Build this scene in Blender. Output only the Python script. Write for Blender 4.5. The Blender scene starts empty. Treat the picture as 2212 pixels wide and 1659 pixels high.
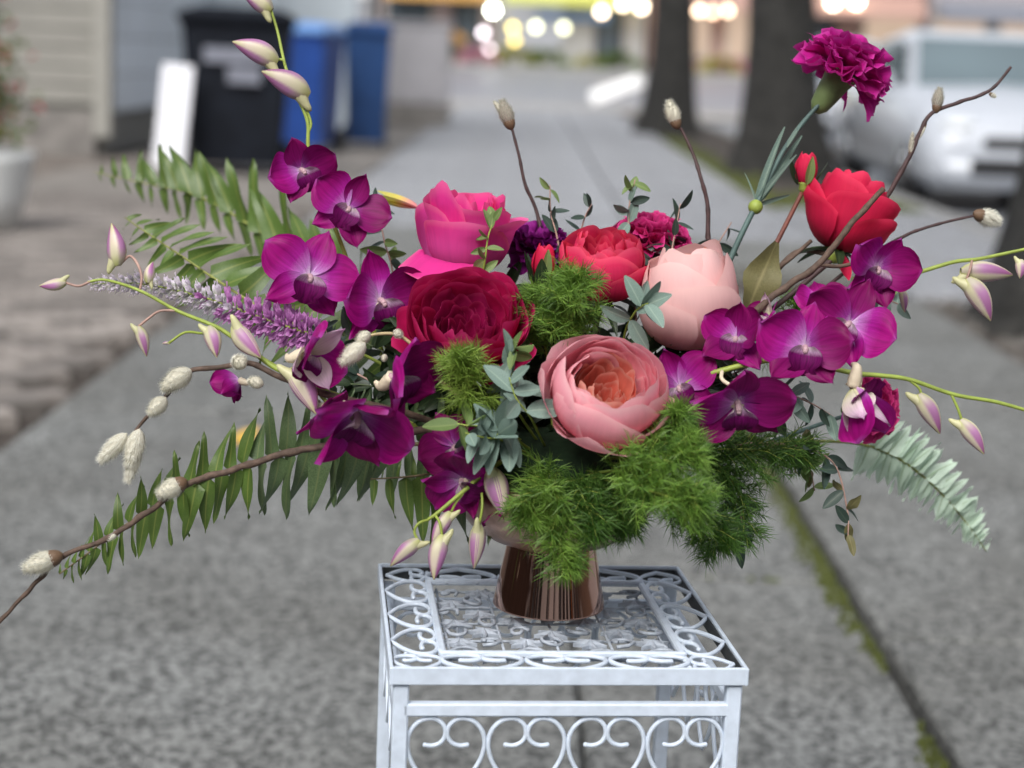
import bpy, math, random
from mathutils import Vector, Matrix, noise
R = math.radians
random.seed(7)
scene = bpy.context.scene
col = scene.collection

# ------------------------------------------------------------------ camera
CAM_H, PITCH, ROLL, FPX = 0.95, R(10.5), R(2.4), 3840.0       # FPX: focal length in 2212-px picture units
D0 = 1.44                                                     # distance of the vase along the view axis
_f = Vector((0, math.cos(PITCH), -math.sin(PITCH)))
_r0 = Vector((1, 0, 0)); _u0 = Vector((0, math.sin(PITCH), math.cos(PITCH)))
_r = _r0 * math.cos(ROLL) + _u0 * math.sin(ROLL)
_u = _u0 * math.cos(ROLL) - _r0 * math.sin(ROLL)
CAM = Vector((0, 0, CAM_H))
cd = bpy.data.cameras.new("camera"); cam = bpy.data.objects.new("camera", cd); col.objects.link(cam)
cam.matrix_world = Matrix(((_r.x, _u.x, -_f.x, CAM.x), (_r.y, _u.y, -_f.y, CAM.y), (_r.z, _u.z, -_f.z, CAM.z), (0, 0, 0, 1)))
cd.sensor_width = 36; cd.lens = 36 * FPX / 2212; cd.clip_start = .05; cd.clip_end = 600
cd.dof.use_dof = True; cd.dof.focus_distance = 1.40; cd.dof.aperture_fstop = cd.lens / 15
scene.camera = cam

# ------------------------------------------------------------------ sky, sun, exposure
SUN_EL, SUN_AZ = R(44), R(200)          # azimuth clockwise from +Y: the sun stands behind and left of the camera, veiled by cloud
w = bpy.data.worlds.new("World"); scene.world = w; w.use_nodes = True
nt = w.node_tree; bg = nt.nodes["Background"]
sky = nt.nodes.new("ShaderNodeTexSky"); sky.sky_type = 'NISHITA'; sky.sun_disc = False
sky.sun_elevation = SUN_EL; sky.sun_rotation = SUN_AZ; sky.air_density = 1.0; sky.dust_density = 3.0; sky.ozone_density = 1.0
hs = nt.nodes.new("ShaderNodeHueSaturation"); hs.inputs["Saturation"].default_value = .28
nt.links.new(sky.outputs[0], hs.inputs["Color"]); nt.links.new(hs.outputs[0], bg.inputs["Color"])
bg.inputs["Strength"].default_value = 0.12
sl = bpy.data.lights.new("sun", 'SUN'); sun = bpy.data.objects.new("sun", sl); col.objects.link(sun)
sl.energy = 1.5; sl.angle = R(35); sl.color = (1, .97, .93)
sd = Vector((math.sin(SUN_AZ) * math.cos(SUN_EL), math.cos(SUN_AZ) * math.cos(SUN_EL), math.sin(SUN_EL)))
sun.rotation_euler = sd.to_track_quat('Z', 'Y').to_euler(); sun.location = (0, -3, 8)
vs = scene.view_settings; vs.view_transform = 'Standard'; vs.look = 'None'; vs.gamma = 1; vs.exposure = 0.95
scene.render.engine = 'CYCLES'; scene.cycles.use_denoising = True
scene.cycles.max_bounces = 8; scene.cycles.diffuse_bounces = 3; scene.cycles.transparent_max_bounces = 8
scene.cycles.sample_clamp_indirect = 6.0

# ------------------------------------------------------------------ picture to place
def P(x, y, d): return CAM + _f * d + _r * ((x - 1106) / FPX * d) - _u * ((y - 829.5) / FPX * d)
def S(x, y, dd=0.0): return P(x, y, D0 + dd * .01)            # dd: centimetres behind (+) or before (-) the vase
def VD(x, y, z): return (_r * x + _u * y - _f * z).normalized()   # right, up, towards the viewer
def Q(spec): return [S(*p) for p in spec]
PXM = FPX / D0                                               # picture units per metre at the vase

# ------------------------------------------------------------------ scene building helpers
WM = {}
def link(o, parent=None, W=None):
    col.objects.link(o)
    W = W if W is not None else Matrix.Identity(4)
    if parent is not None:
        o.parent = parent; o.matrix_basis = WM[parent.name].inverted() @ W
    else: o.matrix_basis = W
    WM[o.name] = W
    return o
def T(name, label, cat, loc=(0, 0, 0), group=None):
    o = bpy.data.objects.new(name, None); o.empty_display_size = .02
    link(o, None, Matrix.Translation(Vector(loc)))
    return tag(o, label, cat, group)
def tag(o, label=None, cat=None, group=None, kind=None):
    if label: o["label"] = label
    if cat: o["category"] = cat
    if group: o["group"] = group
    if kind: o["kind"] = kind
    return o
def me(name, verts, faces, mat=None, uvs=None, smooth=True):
    m = bpy.data.meshes.new(name); m.from_pydata([tuple(v) for v in verts], [], faces)
    if uvs:
        l = m.uv_layers.new(name="UVMap")
        flat = []
        for f in faces:
            for i in f: flat.extend(uvs[i])
        l.data.foreach_set("uv", flat)
    if smooth: m.polygons.foreach_set("use_smooth", [True] * len(m.polygons))
    if mat: m.materials.append(mat)
    m.update(); return m
def ob(name, mesh, parent=None, W=None):
    return link(bpy.data.objects.new(name, mesh), parent, W)
class MB:                                                     # collects geometry in world coordinates (or about an origin)
    def __init__(s): s.v = []; s.f = []; s.uv = []
    def add(s, v, f, uv=None):
        n = len(s.v); s.v += [Vector(p) for p in v]; s.f += [tuple(i + n for i in q) for q in f]
        s.uv += list(uv) if uv else [(0.5, 0.5)] * len(v)
        return s
    def box(s, c, sz, M=None):
        x, y, z = [k / 2 for k in sz]; c = Vector(c)
        v = [Vector((a * x, b * y, d * z)) for d in (-1, 1) for b in (-1, 1) for a in (-1, 1)]
        v = [c + ((M @ p) if M else p) for p in v]
        return s.add(v, [(0, 2, 3, 1), (4, 5, 7, 6), (0, 1, 5, 4), (2, 6, 7, 3), (0, 4, 6, 2), (1, 3, 7, 5)])
    def bbox(s, c, sz, b=.01, M=None):                        # a box with chamfered edges
        b = min(b, min(sz) * .24)
        x, y, z = [k / 2 for k in sz]; c = Vector(c); v = []; f = []
        lay = [(-z, x - b, y - b), (-z + b, x, y), (z - b, x, y), (z, x - b, y - b)]
        for zz, xx, yy in lay:
            k = b
            v += [Vector(p) for p in ((-xx + k, -yy, zz), (xx - k, -yy, zz), (xx, -yy + k, zz), (xx, yy - k, zz), (xx - k, yy, zz), (-xx + k, yy, zz), (-xx, yy - k, zz), (-xx, -yy + k, zz))]
        for i in range(3):
            for j in range(8):
                a = i * 8 + j; b2 = i * 8 + (j + 1) % 8
                f.append((a, b2, b2 + 8, a + 8))
        f.append(tuple(reversed(range(8)))); f.append(tuple(range(24, 32)))
        return s.add([c + ((M @ p) if M else p) for p in v], f)
    def tube(s, pts, r, n=6, cap=True):
        pts = [Vector(p) for p in pts]; k = len(pts)
        rad = r if isinstance(r, (list, tuple)) else [r] * k
        if len(rad) == 2 and k != 2: rad = [rad[0] + (rad[1] - rad[0]) * i / (k - 1) for i in range(k)]
        t = (pts[1] - pts[0]).normalized(); nrm = t.orthogonal().normalized(); v = []; f = []; uv = []
        for i in range(k):
            t2 = (pts[min(i + 1, k - 1)] - pts[max(i - 1, 0)]).normalized()
            nrm = (nrm - t2 * nrm.dot(t2)).normalized(); b = t2.cross(nrm)
            for j in range(n):
                a = 2 * math.pi * j / n
                v.append(pts[i] + (nrm * math.cos(a) + b * math.sin(a)) * rad[i]); uv.append((j / n, i / (k - 1)))
        for i in range(k - 1):
            for j in range(n):
                a = i * n + j; c = i * n + (j + 1) % n
                f.append((a, c, c + n, a + n))
        if cap: f.append(tuple(reversed(range(n)))); f.append(tuple(range((k - 1) * n, k * n)))
        return s.add(v, f, uv)
    def lathe(s, prof, n=48, M=None):                         # profile (r, z) about Z
        v = []; f = []; uv = []
        for i, (r, z) in enumerate(prof):
            for j in range(n):
                a = 2 * math.pi * j / n; p = Vector((r * math.cos(a), r * math.sin(a), z)); v.append(M @ p if M else p)
                uv.append((j / n, i / (len(prof) - 1)))
        for i in range(len(prof) - 1):
            for j in range(n):
                a = i * n + j; c = i * n + (j + 1) % n; f.append((a, c, c + n, a + n))
        return s.add(v, f, uv)
    def ball(s, c, r, n=8, m=6, sc=(1, 1, 1)):
        prof = [(max(1e-5, math.sin(math.pi * i / m)) * r, -math.cos(math.pi * i / m) * r) for i in range(m + 1)]
        return s.lathe(prof, n, Matrix.Translation(Vector(c)) @ Matrix.Diagonal((*sc, 1)))
    def build(s, name, mat, parent=None, W=None, smooth=True):
        W = W if W is not None else (WM[parent.name] if parent is not None else Matrix.Identity(4))
        Wi = W.inverted()
        return ob(name, me(name, [Wi @ p for p in s.v], s.f, mat, s.uv, smooth), parent, W)
    def mesh(s, name, mat, smooth=True): return me(name, s.v, s.f, mat, s.uv, smooth)
def smooth(pts, n=6):                                         # Catmull-Rom through the points
    pts = [Vector(p) for p in pts]
    if len(pts) < 3: return [pts[0].lerp(pts[-1], i / n) for i in range(n + 1)]
    e = [pts[0] * 2 - pts[1]] + pts + [pts[-1] * 2 - pts[-2]]; out = []
    for i in range(1, len(e) - 2):
        a, b, c, d = e[i - 1:i + 3]
        for k in range(n):
            t = k / n
            out.append(.5 * ((2 * b) + (c - a) * t + (2 * a - 5 * b + 4 * c - d) * t * t + (3 * b - a - 3 * c + d) * t ** 3))
    out.append(pts[-1]); return out
def frame(pos, z, up=(0, 0, 1), sc=1.0, roll=0.0):
    z = Vector(z).normalized(); y = Vector(up) - z * z.dot(Vector(up))
    if y.length < 1e-4: y = z.orthogonal()
    y.normalize(); x = y.cross(z)
    if roll:
        c, s_ = math.cos(roll), math.sin(roll); x, y = x * c + y * s_, y * c - x * s_
    s3 = sc if isinstance(sc, (tuple, list)) else (sc, sc, sc)
    return Matrix(((x.x * s3[0], y.x * s3[1], z.x * s3[2], pos[0]), (x.y * s3[0], y.y * s3[1], z.y * s3[2], pos[1]), (x.z * s3[0], y.z * s3[1], z.z * s3[2], pos[2]), (0, 0, 0, 1)))
def grid(fn, nu, nt_):                                        # fn(u in -1..1, t in 0..1)
    v = []; f = []; uv = []
    for i in range(nt_ + 1):
        for j in range(nu + 1):
            u = -1 + 2 * j / nu; t = i / nt_
            v.append(Vector(fn(u, t))); uv.append((j / nu, t))
    for i in range(nt_):
        for j in range(nu):
            a = i * (nu + 1) + j; f.append((a, a + 1, a + nu + 2, a + nu + 1))
    return v, f, uv
def sst(a, b, x):
    x = max(0, min(1, (x - a) / (b - a))); return x * x * (3 - 2 * x)
def jit(a): return random.uniform(-a, a)

# ------------------------------------------------------------------ materials
def nodes(name):
    m = bpy.data.materials.new(name); m.use_nodes = True
    n = m.node_tree; return m, n, n.nodes["Principled BSDF"], n.nodes["Material Output"]
def ramp(n, stops, fac):
    r = n.nodes.new("ShaderNodeValToRGB"); e = r.color_ramp.elements
    while len(e) < len(stops): e.new(.5)
    for k, (p, c) in enumerate(stops): e[k].position = p; e[k].color = (*c[:3], 1)
    n.links.new(fac, r.inputs[0]); return r.outputs[0]
def mixc(n, a, b, fac, mode='MIX'):
    m = n.nodes.new("ShaderNodeMix"); m.data_type = 'RGBA'; m.blend_type = mode
    for k, v in ((6, a), (7, b)):
        if isinstance(v, tuple): m.inputs[k].default_value = (*v[:3], 1)
        else: n.links.new(v, m.inputs[k])
    if isinstance(fac, (int, float)): m.inputs[0].default_value = fac
    else: n.links.new(fac, m.inputs[0])
    return m.outputs[2]
def tex(n, kind, scale, coord="Object", detail=3, vec=None):
    t = n.nodes.new(kind); t.inputs["Scale"].default_value = scale
    if "Detail" in t.inputs: t.inputs["Detail"].default_value = detail
    if vec is None:
        c = n.nodes.new("ShaderNodeTexCoord"); vec = c.outputs[coord]
    n.links.new(vec, t.inputs["Vector"]); return t
def rnd_value(n, c, amt):                                     # every piece a little lighter or darker than the next
    oi = n.nodes.new("ShaderNodeObjectInfo"); mr = n.nodes.new("ShaderNodeMapRange")
    mr.inputs["To Min"].default_value = 1 - amt; mr.inputs["To Max"].default_value = 1 + amt
    n.links.new(oi.outputs["Random"], mr.inputs["Value"])
    h = n.nodes.new("ShaderNodeHueSaturation"); n.links.new(c, h.inputs["Color"]); n.links.new(mr.outputs[0], h.inputs["Value"])
    return h.outputs[0]
def translucent(n, p, out, c, fac):
    tr = n.nodes.new("ShaderNodeBsdfTranslucent"); n.links.new(c, tr.inputs["Color"])
    mx = n.nodes.new("ShaderNodeMixShader"); mx.inputs[0].default_value = fac
    n.links.new(p.outputs[0], mx.inputs[1]); n.links.new(tr.outputs[0], mx.inputs[2]); n.links.new(mx.outputs[0], out.inputs["Surface"])
def bump(n, p, h, strength, dist=.002):
    b = n.nodes.new("ShaderNodeBump"); b.inputs["Strength"].default_value = strength; b.inputs["Distance"].default_value = dist
    n.links.new(h, b.inputs["Height"]); n.links.new(b.outputs[0], p.inputs["Normal"])
def pm(name, c, rough=.6, var=.18, scale=30, metal=0, bmp=0, bdist=.002, trans=0, rv=.06, spec=.4, c2=None, coat=0):
    m, n, p, o = nodes(name)
    t = tex(n, "ShaderNodeTexNoise", scale, detail=5)
    lo = c2 or tuple(k * (1 - var) for k in c); hi = tuple(min(1, k * (1 + var)) for k in c)
    cc = ramp(n, [(.3, lo), (.7, hi)], t.outputs["Fac"])
    if rv: cc = rnd_value(n, cc, rv)
    n.links.new(cc, p.inputs["Base Color"]); p.inputs["Roughness"].default_value = rough; p.inputs["Metallic"].default_value = metal
    p.inputs["Specular IOR Level"].default_value = spec; p.inputs["Coat Weight"].default_value = coat
    if bmp: bump(n, p, t.outputs["Fac"], bmp, bdist)
    if trans: translucent(n, p, o, cc, trans)
    return m
def petal_mat(name, stops, vein=.12, trans=.32, rough=.62, edge=None, rv=.08, vscale=9.0):
    m, n, p, o = nodes(name)
    uvn = n.nodes.new("ShaderNodeTexCoord"); sp = n.nodes.new("ShaderNodeSeparateXYZ"); n.links.new(uvn.outputs["UV"], sp.inputs[0])
    ns = tex(n, "ShaderNodeTexNoise", 45, detail=3)
    ad = n.nodes.new("ShaderNodeMath"); ad.operation = 'MULTIPLY_ADD'; n.links.new(ns.outputs["Fac"], ad.inputs[0]); ad.inputs[1].default_value = .16; n.links.new(sp.outputs[1], ad.inputs[2])
    sb = n.nodes.new("ShaderNodeMath"); sb.operation = 'SUBTRACT'; n.links.new(ad.outputs[0], sb.inputs[0]); sb.inputs[1].default_value = .08
    c = ramp(n, stops, sb.outputs[0])
    mp = n.nodes.new("ShaderNodeMapping"); mp.inputs["Scale"].default_value = (vscale, .9, 1); n.links.new(uvn.outputs["UV"], mp.inputs[0])
    vn = tex(n, "ShaderNodeTexNoise", 2.2, detail=4, vec=mp.outputs[0])
    dark = ramp(n, [(.35, (1 - vein * 2,) * 3), (.65, (1 + vein * .0,) * 3)], vn.outputs["Fac"])
    c = mixc(n, c, dark, 1.0, 'MULTIPLY')
    if edge:                                                  # paler margin: petal pigment plus a rim catch-light put into the colour
        e = ramp(n, [(.90, (0, 0, 0)), (.985, (1, 1, 1))], sp.outputs[1]); c = mixc(n, c, edge, e)
    c = rnd_value(n, c, rv)
    n.links.new(c, p.inputs["Base Color"]); p.inputs["Roughness"].default_value = rough; p.inputs["Specular IOR Level"].default_value = .14
    bump(n, p, vn.outputs["Fac"], .25, .0006)
    translucent(n, p, o, c, trans); return m
def leaf_mat(name, c, c2, mid=None, rough=.45, trans=.22, vein=.25, rv=.14, spec=.45):
    m, n, p, o = nodes(name)
    uvn = n.nodes.new("ShaderNodeTexCoord"); sp = n.nodes.new("ShaderNodeSeparateXYZ"); n.links.new(uvn.outputs["UV"], sp.inputs[0])
    t = tex(n, "ShaderNodeTexNoise", 60, detail=4); cc = ramp(n, [(.3, c), (.7, c2)], t.outputs["Fac"])
    if mid:
        ab = n.nodes.new("ShaderNodeMath"); ab.operation = 'SUBTRACT'; n.links.new(sp.outputs[0], ab.inputs[0]); ab.inputs[1].default_value = .5
        aa = n.nodes.new("ShaderNodeMath"); aa.operation = 'ABSOLUTE'; n.links.new(ab.outputs[0], aa.inputs[0])
        k = ramp(n, [(.0, (1, 1, 1)), (.07, (0, 0, 0))], aa.outputs[0]); cc = mixc(n, cc, mid, k)
    cc = rnd_value(n, cc, rv)
    n.links.new(cc, p.inputs["Base Color"]); p.inputs["Roughness"].default_value = rough; p.inputs["Specular IOR Level"].default_value = spec
    bump(n, p, t.outputs["Fac"], vein, .0008); translucent(n, p, o, cc, trans); return m
def emit_mat(name, c, s):
    m, n, p, o = nodes(name); t = tex(n, "ShaderNodeTexNoise", 3)
    cc = ramp(n, [(.2, tuple(k * .85 for k in c)), (.8, c)], t.outputs["Fac"])
    p.inputs["Base Color"].default_value = tuple(k * .08 for k in c) + (1,); n.links.new(cc, p.inputs["Emission Color"]); p.inputs["Emission Strength"].default_value = s; return m
def aggregate(name, base, dark, light, scale=115, rough=.75):
    m, n, p, o = nodes(name)
    c = n.nodes.new("ShaderNodeTexCoord")
    v = tex(n, "ShaderNodeTexVoronoi", scale, vec=c.outputs["Object"])
    bw = n.nodes.new("ShaderNodeRGBToBW"); n.links.new(v.outputs["Color"], bw.inputs[0])
    st = ramp(n, [(.10, dark), (.22, base), (.74, base), (.82, light), (.95, tuple(min(1, k * 1.5) for k in light))], bw.outputs[0])
    f = tex(n, "ShaderNodeTexNoise", 520, detail=2, vec=c.outputs["Object"])
    cem = ramp(n, [(.3, tuple(k * .75 for k in base)), (.7, tuple(k * 1.25 for k in base))], f.outputs["Fac"])
    g = n.nodes.new("ShaderNodeMath"); g.operation = 'LESS_THAN'; n.links.new(v.outputs["Distance"], g.inputs[0]); g.inputs[1].default_value = .42
    cc = mixc(n, cem, st, g.outputs[0])
    v2 = tex(n, "ShaderNodeTexVoronoi", 96, vec=c.outputs["Object"]); b2 = n.nodes.new("ShaderNodeRGBToBW"); n.links.new(v2.outputs["Color"], b2.inputs[0])
    cl = ramp(n, [(.05, (.22,) * 3), (.4, (.25,) * 3), (.87, (.27,) * 3), (.91, (.62,) * 3), (.97, (.85,) * 3)], b2.outputs[0]); cc = mixc(n, cc, cl, 1, 'MULTIPLY')
    big = tex(n, "ShaderNodeTexNoise", 1.7, detail=6, vec=c.outputs["Object"])
    st2 = ramp(n, [(.3, (.66, .65, .63)), (.7, (.98, .99, 1.0))], big.outputs["Fac"]); cc = mixc(n, cc, st2, 1, 'MULTIPLY')
    cc = rnd_value(n, cc, .05)
    n.links.new(cc, p.inputs["Base Color"]); p.inputs["Roughness"].default_value = rough
    bump(n, p, v.outputs["Distance"], .5, .004); return m
# ------------------------------------------------------------------ materials of the place
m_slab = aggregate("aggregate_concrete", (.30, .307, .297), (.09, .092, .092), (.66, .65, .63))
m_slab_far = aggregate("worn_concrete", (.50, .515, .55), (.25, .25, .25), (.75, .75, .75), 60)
m_soil = pm("dark_soil", (.055, .045, .038), .95, .5, 14, bmp=.8, bdist=.03)
m_moss = pm("moss_green", (.055, .066, .012), .95, .35, 60, bmp=.8, bdist=.006, rv=.0)
m_brick = pm("worn_brick", (.20, .18, .165), .85, .25, 25, bmp=.4, bdist=.004, rv=.42)
m_road = pm("wet_asphalt", (.21, .22, .24), .42, .2, 3, bmp=.15, bdist=.01)
m_kerb = pm("kerb_concrete", (.25, .25, .245), .8, .15, 9, bmp=.2)
m_grass = leaf_mat("grass_blade", (.07, .12, .02), (.14, .2, .04), trans=.3)
m_bark = pm("bark", (.022, .0215, .02), .95, .45, 9, bmp=1.0, bdist=.05)
m_siding = pm("beige_siding", (.21, .205, .185), .7, .08, 4, rv=.04)
m_trim = pm("corner_trim", (.27, .265, .24), .6, .06, 4)
m_found = pm("foundation", (.17, .16, .15), .9, .3, 6)
m_wallblue = pm("pale_blue_wall", (.52, .58, .62), .75, .12, 1.5)
m_glass = pm("window_glass", (.06, .075, .09), .06, .2, 1, spec=.9)
m_side = pm("pale_side_paint", (.72, .78, .83), .7, .06, 2)
m_black = pm("black_plastic", (.007, .009, .014), .6, .3, 8, spec=.15)
m_blue = pm("blue_plastic", (.012, .045, .2), .38, .2, 6)
m_bluelid = pm("faded_blue_plastic", (.12, .24, .5), .45, .15, 6)
m_navy = pm("navy_plastic", (.012, .045, .14), .4, .2, 6)
m_boxgrey = pm("grey_painted_steel", (.4, .39, .41), .5, .1, 5)
m_white = pm("highlight_white", (.9, .9, .9), .45, .06, 6)
m_paper = pm("white_board", (.74, .75, .8), .6, .04, 5)
m_carwhite = pm("white_car_paint", (.46, .49, .54), .3, .03, 2, coat=.6)
m_carglass = pm("car_glass", (.10, .135, .15), .08, .2, 1, spec=.9)
m_tyre = pm("tyre_rubber", (.018, .018, .02), .8, .2, 30)
m_chrome = pm("alloy", (.55, .56, .58), .25, .1, 10, metal=1)
m_lampglass = pm("headlamp_glass", (.6, .63, .66), .15, .1, 9)
m_dark = pm("dark_trim", (.02, .02, .022), .5, .2, 10)
m_red = petal_mat("red_pot_flower", [(0, (.4, .02, .03)), (1, (.6, .06, .08))])
m_shrub = leaf_mat("shrub_leaf", (.04, .075, .012), (.1, .15, .02))
m_pot = pm("white_glazed_pot", (.66, .68, .68), .4, .06, 4)

def slab(parent, x0, x1, y0, y1, z=0, t=.1, mat=None, name="slab"):
    mb = MB(); mb.bbox(((x0 + x1) / 2, (y0 + y1) / 2, z - t / 2), (x1 - x0, y1 - y0, t), .006)
    return mb.build(name, mat or m_slab, parent, Matrix.Translation(((x0 + x1) / 2, (y0 + y1) / 2, z)), smooth=False)

# ------------------------------------------------------------------ the ground
mb = MB(); mb.add([(-300, -80, -.16), (300, -80, -.16), (300, 500, -.16), (-300, 500, -.16)], [(0, 1, 2, 3)])
tag(mb.build("ground", m_soil, smooth=False), kind="structure")
pav = bpy.data.objects.new("pavement", None); link(pav); tag(pav, "pavement of grey exposed aggregate concrete slabs", None, kind="structure")
bed = MB(); bed.box((-.2, 14, -.09), (5.4, 46, .03)); bed.build("bedding", m_soil, pav, smooth=False)
g = .005
for a, b in ((-4.5, -1.2), (-1.2, 1.0), (1.0, 4.55)): slab(pav, -1.18, .118, a + g, b - g, jit(.002))
for a, b in ((-4.5, -1.2), (-1.2, 1.0), (1.0, 2.1), (2.1, 3.225), (3.225, 4.5)): slab(pav, .124, .628, a + g, b - g, jit(.003))
for a, b in ((-4.5, -1.9), (-1.9, .7), (.7, 2.9), (2.9, 5.1), (5.1, 7.4)): slab(pav, .652, 1.7, a + g, b - g, .004 + jit(.003))
y = 4.55
while y < 36:
    far = y > 9
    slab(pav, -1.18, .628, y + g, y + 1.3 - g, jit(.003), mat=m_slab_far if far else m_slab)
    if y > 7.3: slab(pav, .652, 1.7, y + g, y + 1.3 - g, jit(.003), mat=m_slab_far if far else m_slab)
    y += 1.3
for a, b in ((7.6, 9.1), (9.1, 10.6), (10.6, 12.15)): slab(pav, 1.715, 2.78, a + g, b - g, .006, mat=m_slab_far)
# moss growing in the long joint
def moss(name, spots, label):
    mb = MB()
    for x, yy, r, h in spots:
        n = 7; v = [Vector((x + r * math.cos(6.283 * k / n) * random.uniform(.7, 1.2), yy + r * math.sin(6.283 * k / n) * random.uniform(.8, 1.5), -.012)) for k in range(n)]
        v += [Vector((x + (p.x - x) * .6, yy + (p.y - yy) * .6, h * .75 + jit(.002))) for p in v] + [Vector((x, yy, h))]
        f = [(k, (k + 1) % n, n + (k + 1) % n, n + k) for k in range(n)] + [(n + k, n + (k + 1) % n, 2 * n) for k in range(n)]
        mb.add(v, f)
    return tag(mb.build(name, m_moss), label, "moss", kind="stuff")
sp = []
for k in range(2200):
    yy = random.uniform(1.6, 6.5)
    d = noise.noise(Vector((yy * 2.1, 3.3, 0))) + .25
    if random.random() < (d - .12) * 2.2: sp.append((.626 - abs(random.gauss(0, .013)) * (1.3 if d > .3 else .6), yy, random.uniform(.004, .009), random.uniform(.003, .011)))
for k in range(25): sp.append((.30 + jit(.4), 3.225 + jit(.006), random.uniform(.004, .008), .003))
moss("moss", sp, "yellow green moss in the joint between the concrete slabs")
moss("moss", [(1.75 + random.random() * 1.0, 12.25 + abs(random.gauss(0, .5)), random.uniform(.03, .07), random.uniform(.01, .04)) for k in range(260)] +
     [(1.72 + abs(random.gauss(0, .1)), random.uniform(12, 22), random.uniform(.03, .08), .03) for k in range(200)], "green moss at the end of the pale slabs by the tree")
# brick paving at the left
brk = bpy.data.objects.new("brick_paving", None); link(brk); tag(brk, "brick paved yard beside the pavement", None, kind="structure")
bb = MB(); bb.box((-2.75, 7.2, -.07), (3.1, 8.4, .05)); bb.build("bedding", m_soil, brk, smooth=False)
proto = MB().bbox((0, 0, -.03), (.19, .09, .06), .006).mesh("brick", m_brick, smooth=False)
spots = []; ra = R(32)
for i in range(-60, 60):
    for j in range(-60, 60):
        lx = i * .205 + (j % 2) * .1025; ly = j * .105
        x = -2 + lx * math.cos(ra) - ly * math.sin(ra); yy = 7 + lx * math.sin(ra) + ly * math.cos(ra)
        if -3.9 < x < -1.29 and 3.4 < yy < 11 and x > -.33 * yy: spots.append((yy, x))
spots.sort(); rest = MB()
for k, (yy, x) in enumerate(spots):
    W = Matrix.Translation((x, yy, jit(.004))) @ Matrix.Rotation(ra, 4, 'Z') @ Matrix.Rotation(jit(.02), 4, 'X')
    if k < 290: ob("brick", proto, brk, W)
    else: rest.box(W @ Vector((0, 0, -.03)), (.198, .098, .06), W.to_3x3())
tag(rest.build("far_bricks", m_brick, brk, smooth=False), kind="stuff")
# road, kerb, cross street
mb = MB(); mb.box((8.5, 8, -.14), (11, 60, .02)); tag(mb.build("road", m_road, smooth=False), kind="structure")
kb = bpy.data.objects.new("kerb", None); link(kb); tag(kb, kind="structure")
for k in range(18): MB().bbox((2.88, -8 + k * 2.4 + 1.2, -.06), (.16, 2.39, .14), .012).build("kerb_stone", m_kerb, kb, Matrix.Translation((2.88, -8 + k * 2.4 + 1.2, 0)), smooth=False)
mb = MB(); mb.box((0, 34.7, -.045), (44, 3.2, .1)); tag(mb.build("crossing_pavement", pm("pale_concrete", (.34, .325, .31), .8, .1, 2), smooth=False), kind="structure")
mb = MB(); mb.add([(-60, 36.3, -.06), (60, 36.3, -.06), (60, 58, .42), (-60, 58, .42)], [(0, 1, 2, 3)])
tag(mb.build("cross_street", pm("pale_wet_asphalt", (.2, .205, .23), .42, .15, 1.2), smooth=False), kind="structure")
mb = MB(); mb.box((0, 66, .5), (120, 16, .2)); tag(mb.build("far_pavement", m_kerb, smooth=False), kind="structure")
mb = MB(); mb.add([(1.7, 5.2, -.03), (2.8, 5.2, -.03), (2.8, 7.62, -.03), (1.7, 7.62, -.03), (1.7, -8, -.03), (2.8, -8, -.03), (1.7, 12.15, -.02), (2.8, 12.15, -.02), (2.8, 34, -.02), (1.7, 34, -.02)], [(4, 5, 1, 0), (0, 1, 2, 3), (6, 7, 8, 9)])
tag(mb.build("planting_soil", m_soil, smooth=False), kind="structure")
mb = MB()
for k in range(420):                                         # clods and wood chips round the tree
    x, yy = random.uniform(1.72, 2.78), random.uniform(4.2, 7.6); s_ = random.uniform(.015, .05)
    mb.box((x, yy, -.03 + s_ * .2), (s_ * 1.8, s_, s_ * .6), Matrix.Rotation(random.random() * 6, 3, 'Z') @ Matrix.Rotation(jit(.5), 3, 'X'))
tag(mb.build("wood_chips", pm("bark_chip", (.13, .12, .11), .9, .4, 20, rv=.0), smooth=False), "grey brown bark chips strewn on the soil round the tree", "mulch", kind="stuff")
mb = MB(); mb.add([(-9, 10.6, -.02), (-2.2, 10.9, -.02), (-2.2, 14.4, -.0), (-9, 14.4, 0)], [(0, 1, 2, 3)])
tag(mb.build("house_bed_soil", pm("brown_bed", (.14, .12, .105), .95, .4, 5, bmp=.7, bdist=.04), smooth=False), kind="structure")
mb = MB(); mb.box((-2.25, 20, -.055), (2.1, 19, .1)); tag(mb.build("yard_ground", pm("brown_grey_yard", (.19, .175, .16), .9, .25, 3, bmp=.4, bdist=.02), smooth=False), kind="structure")
# fallen leaves and grit on the slabs
fl = [(-1.13, 3.95, .05), (-.36, 2.72, .02), (-.52, 4.2, .03)]

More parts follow.
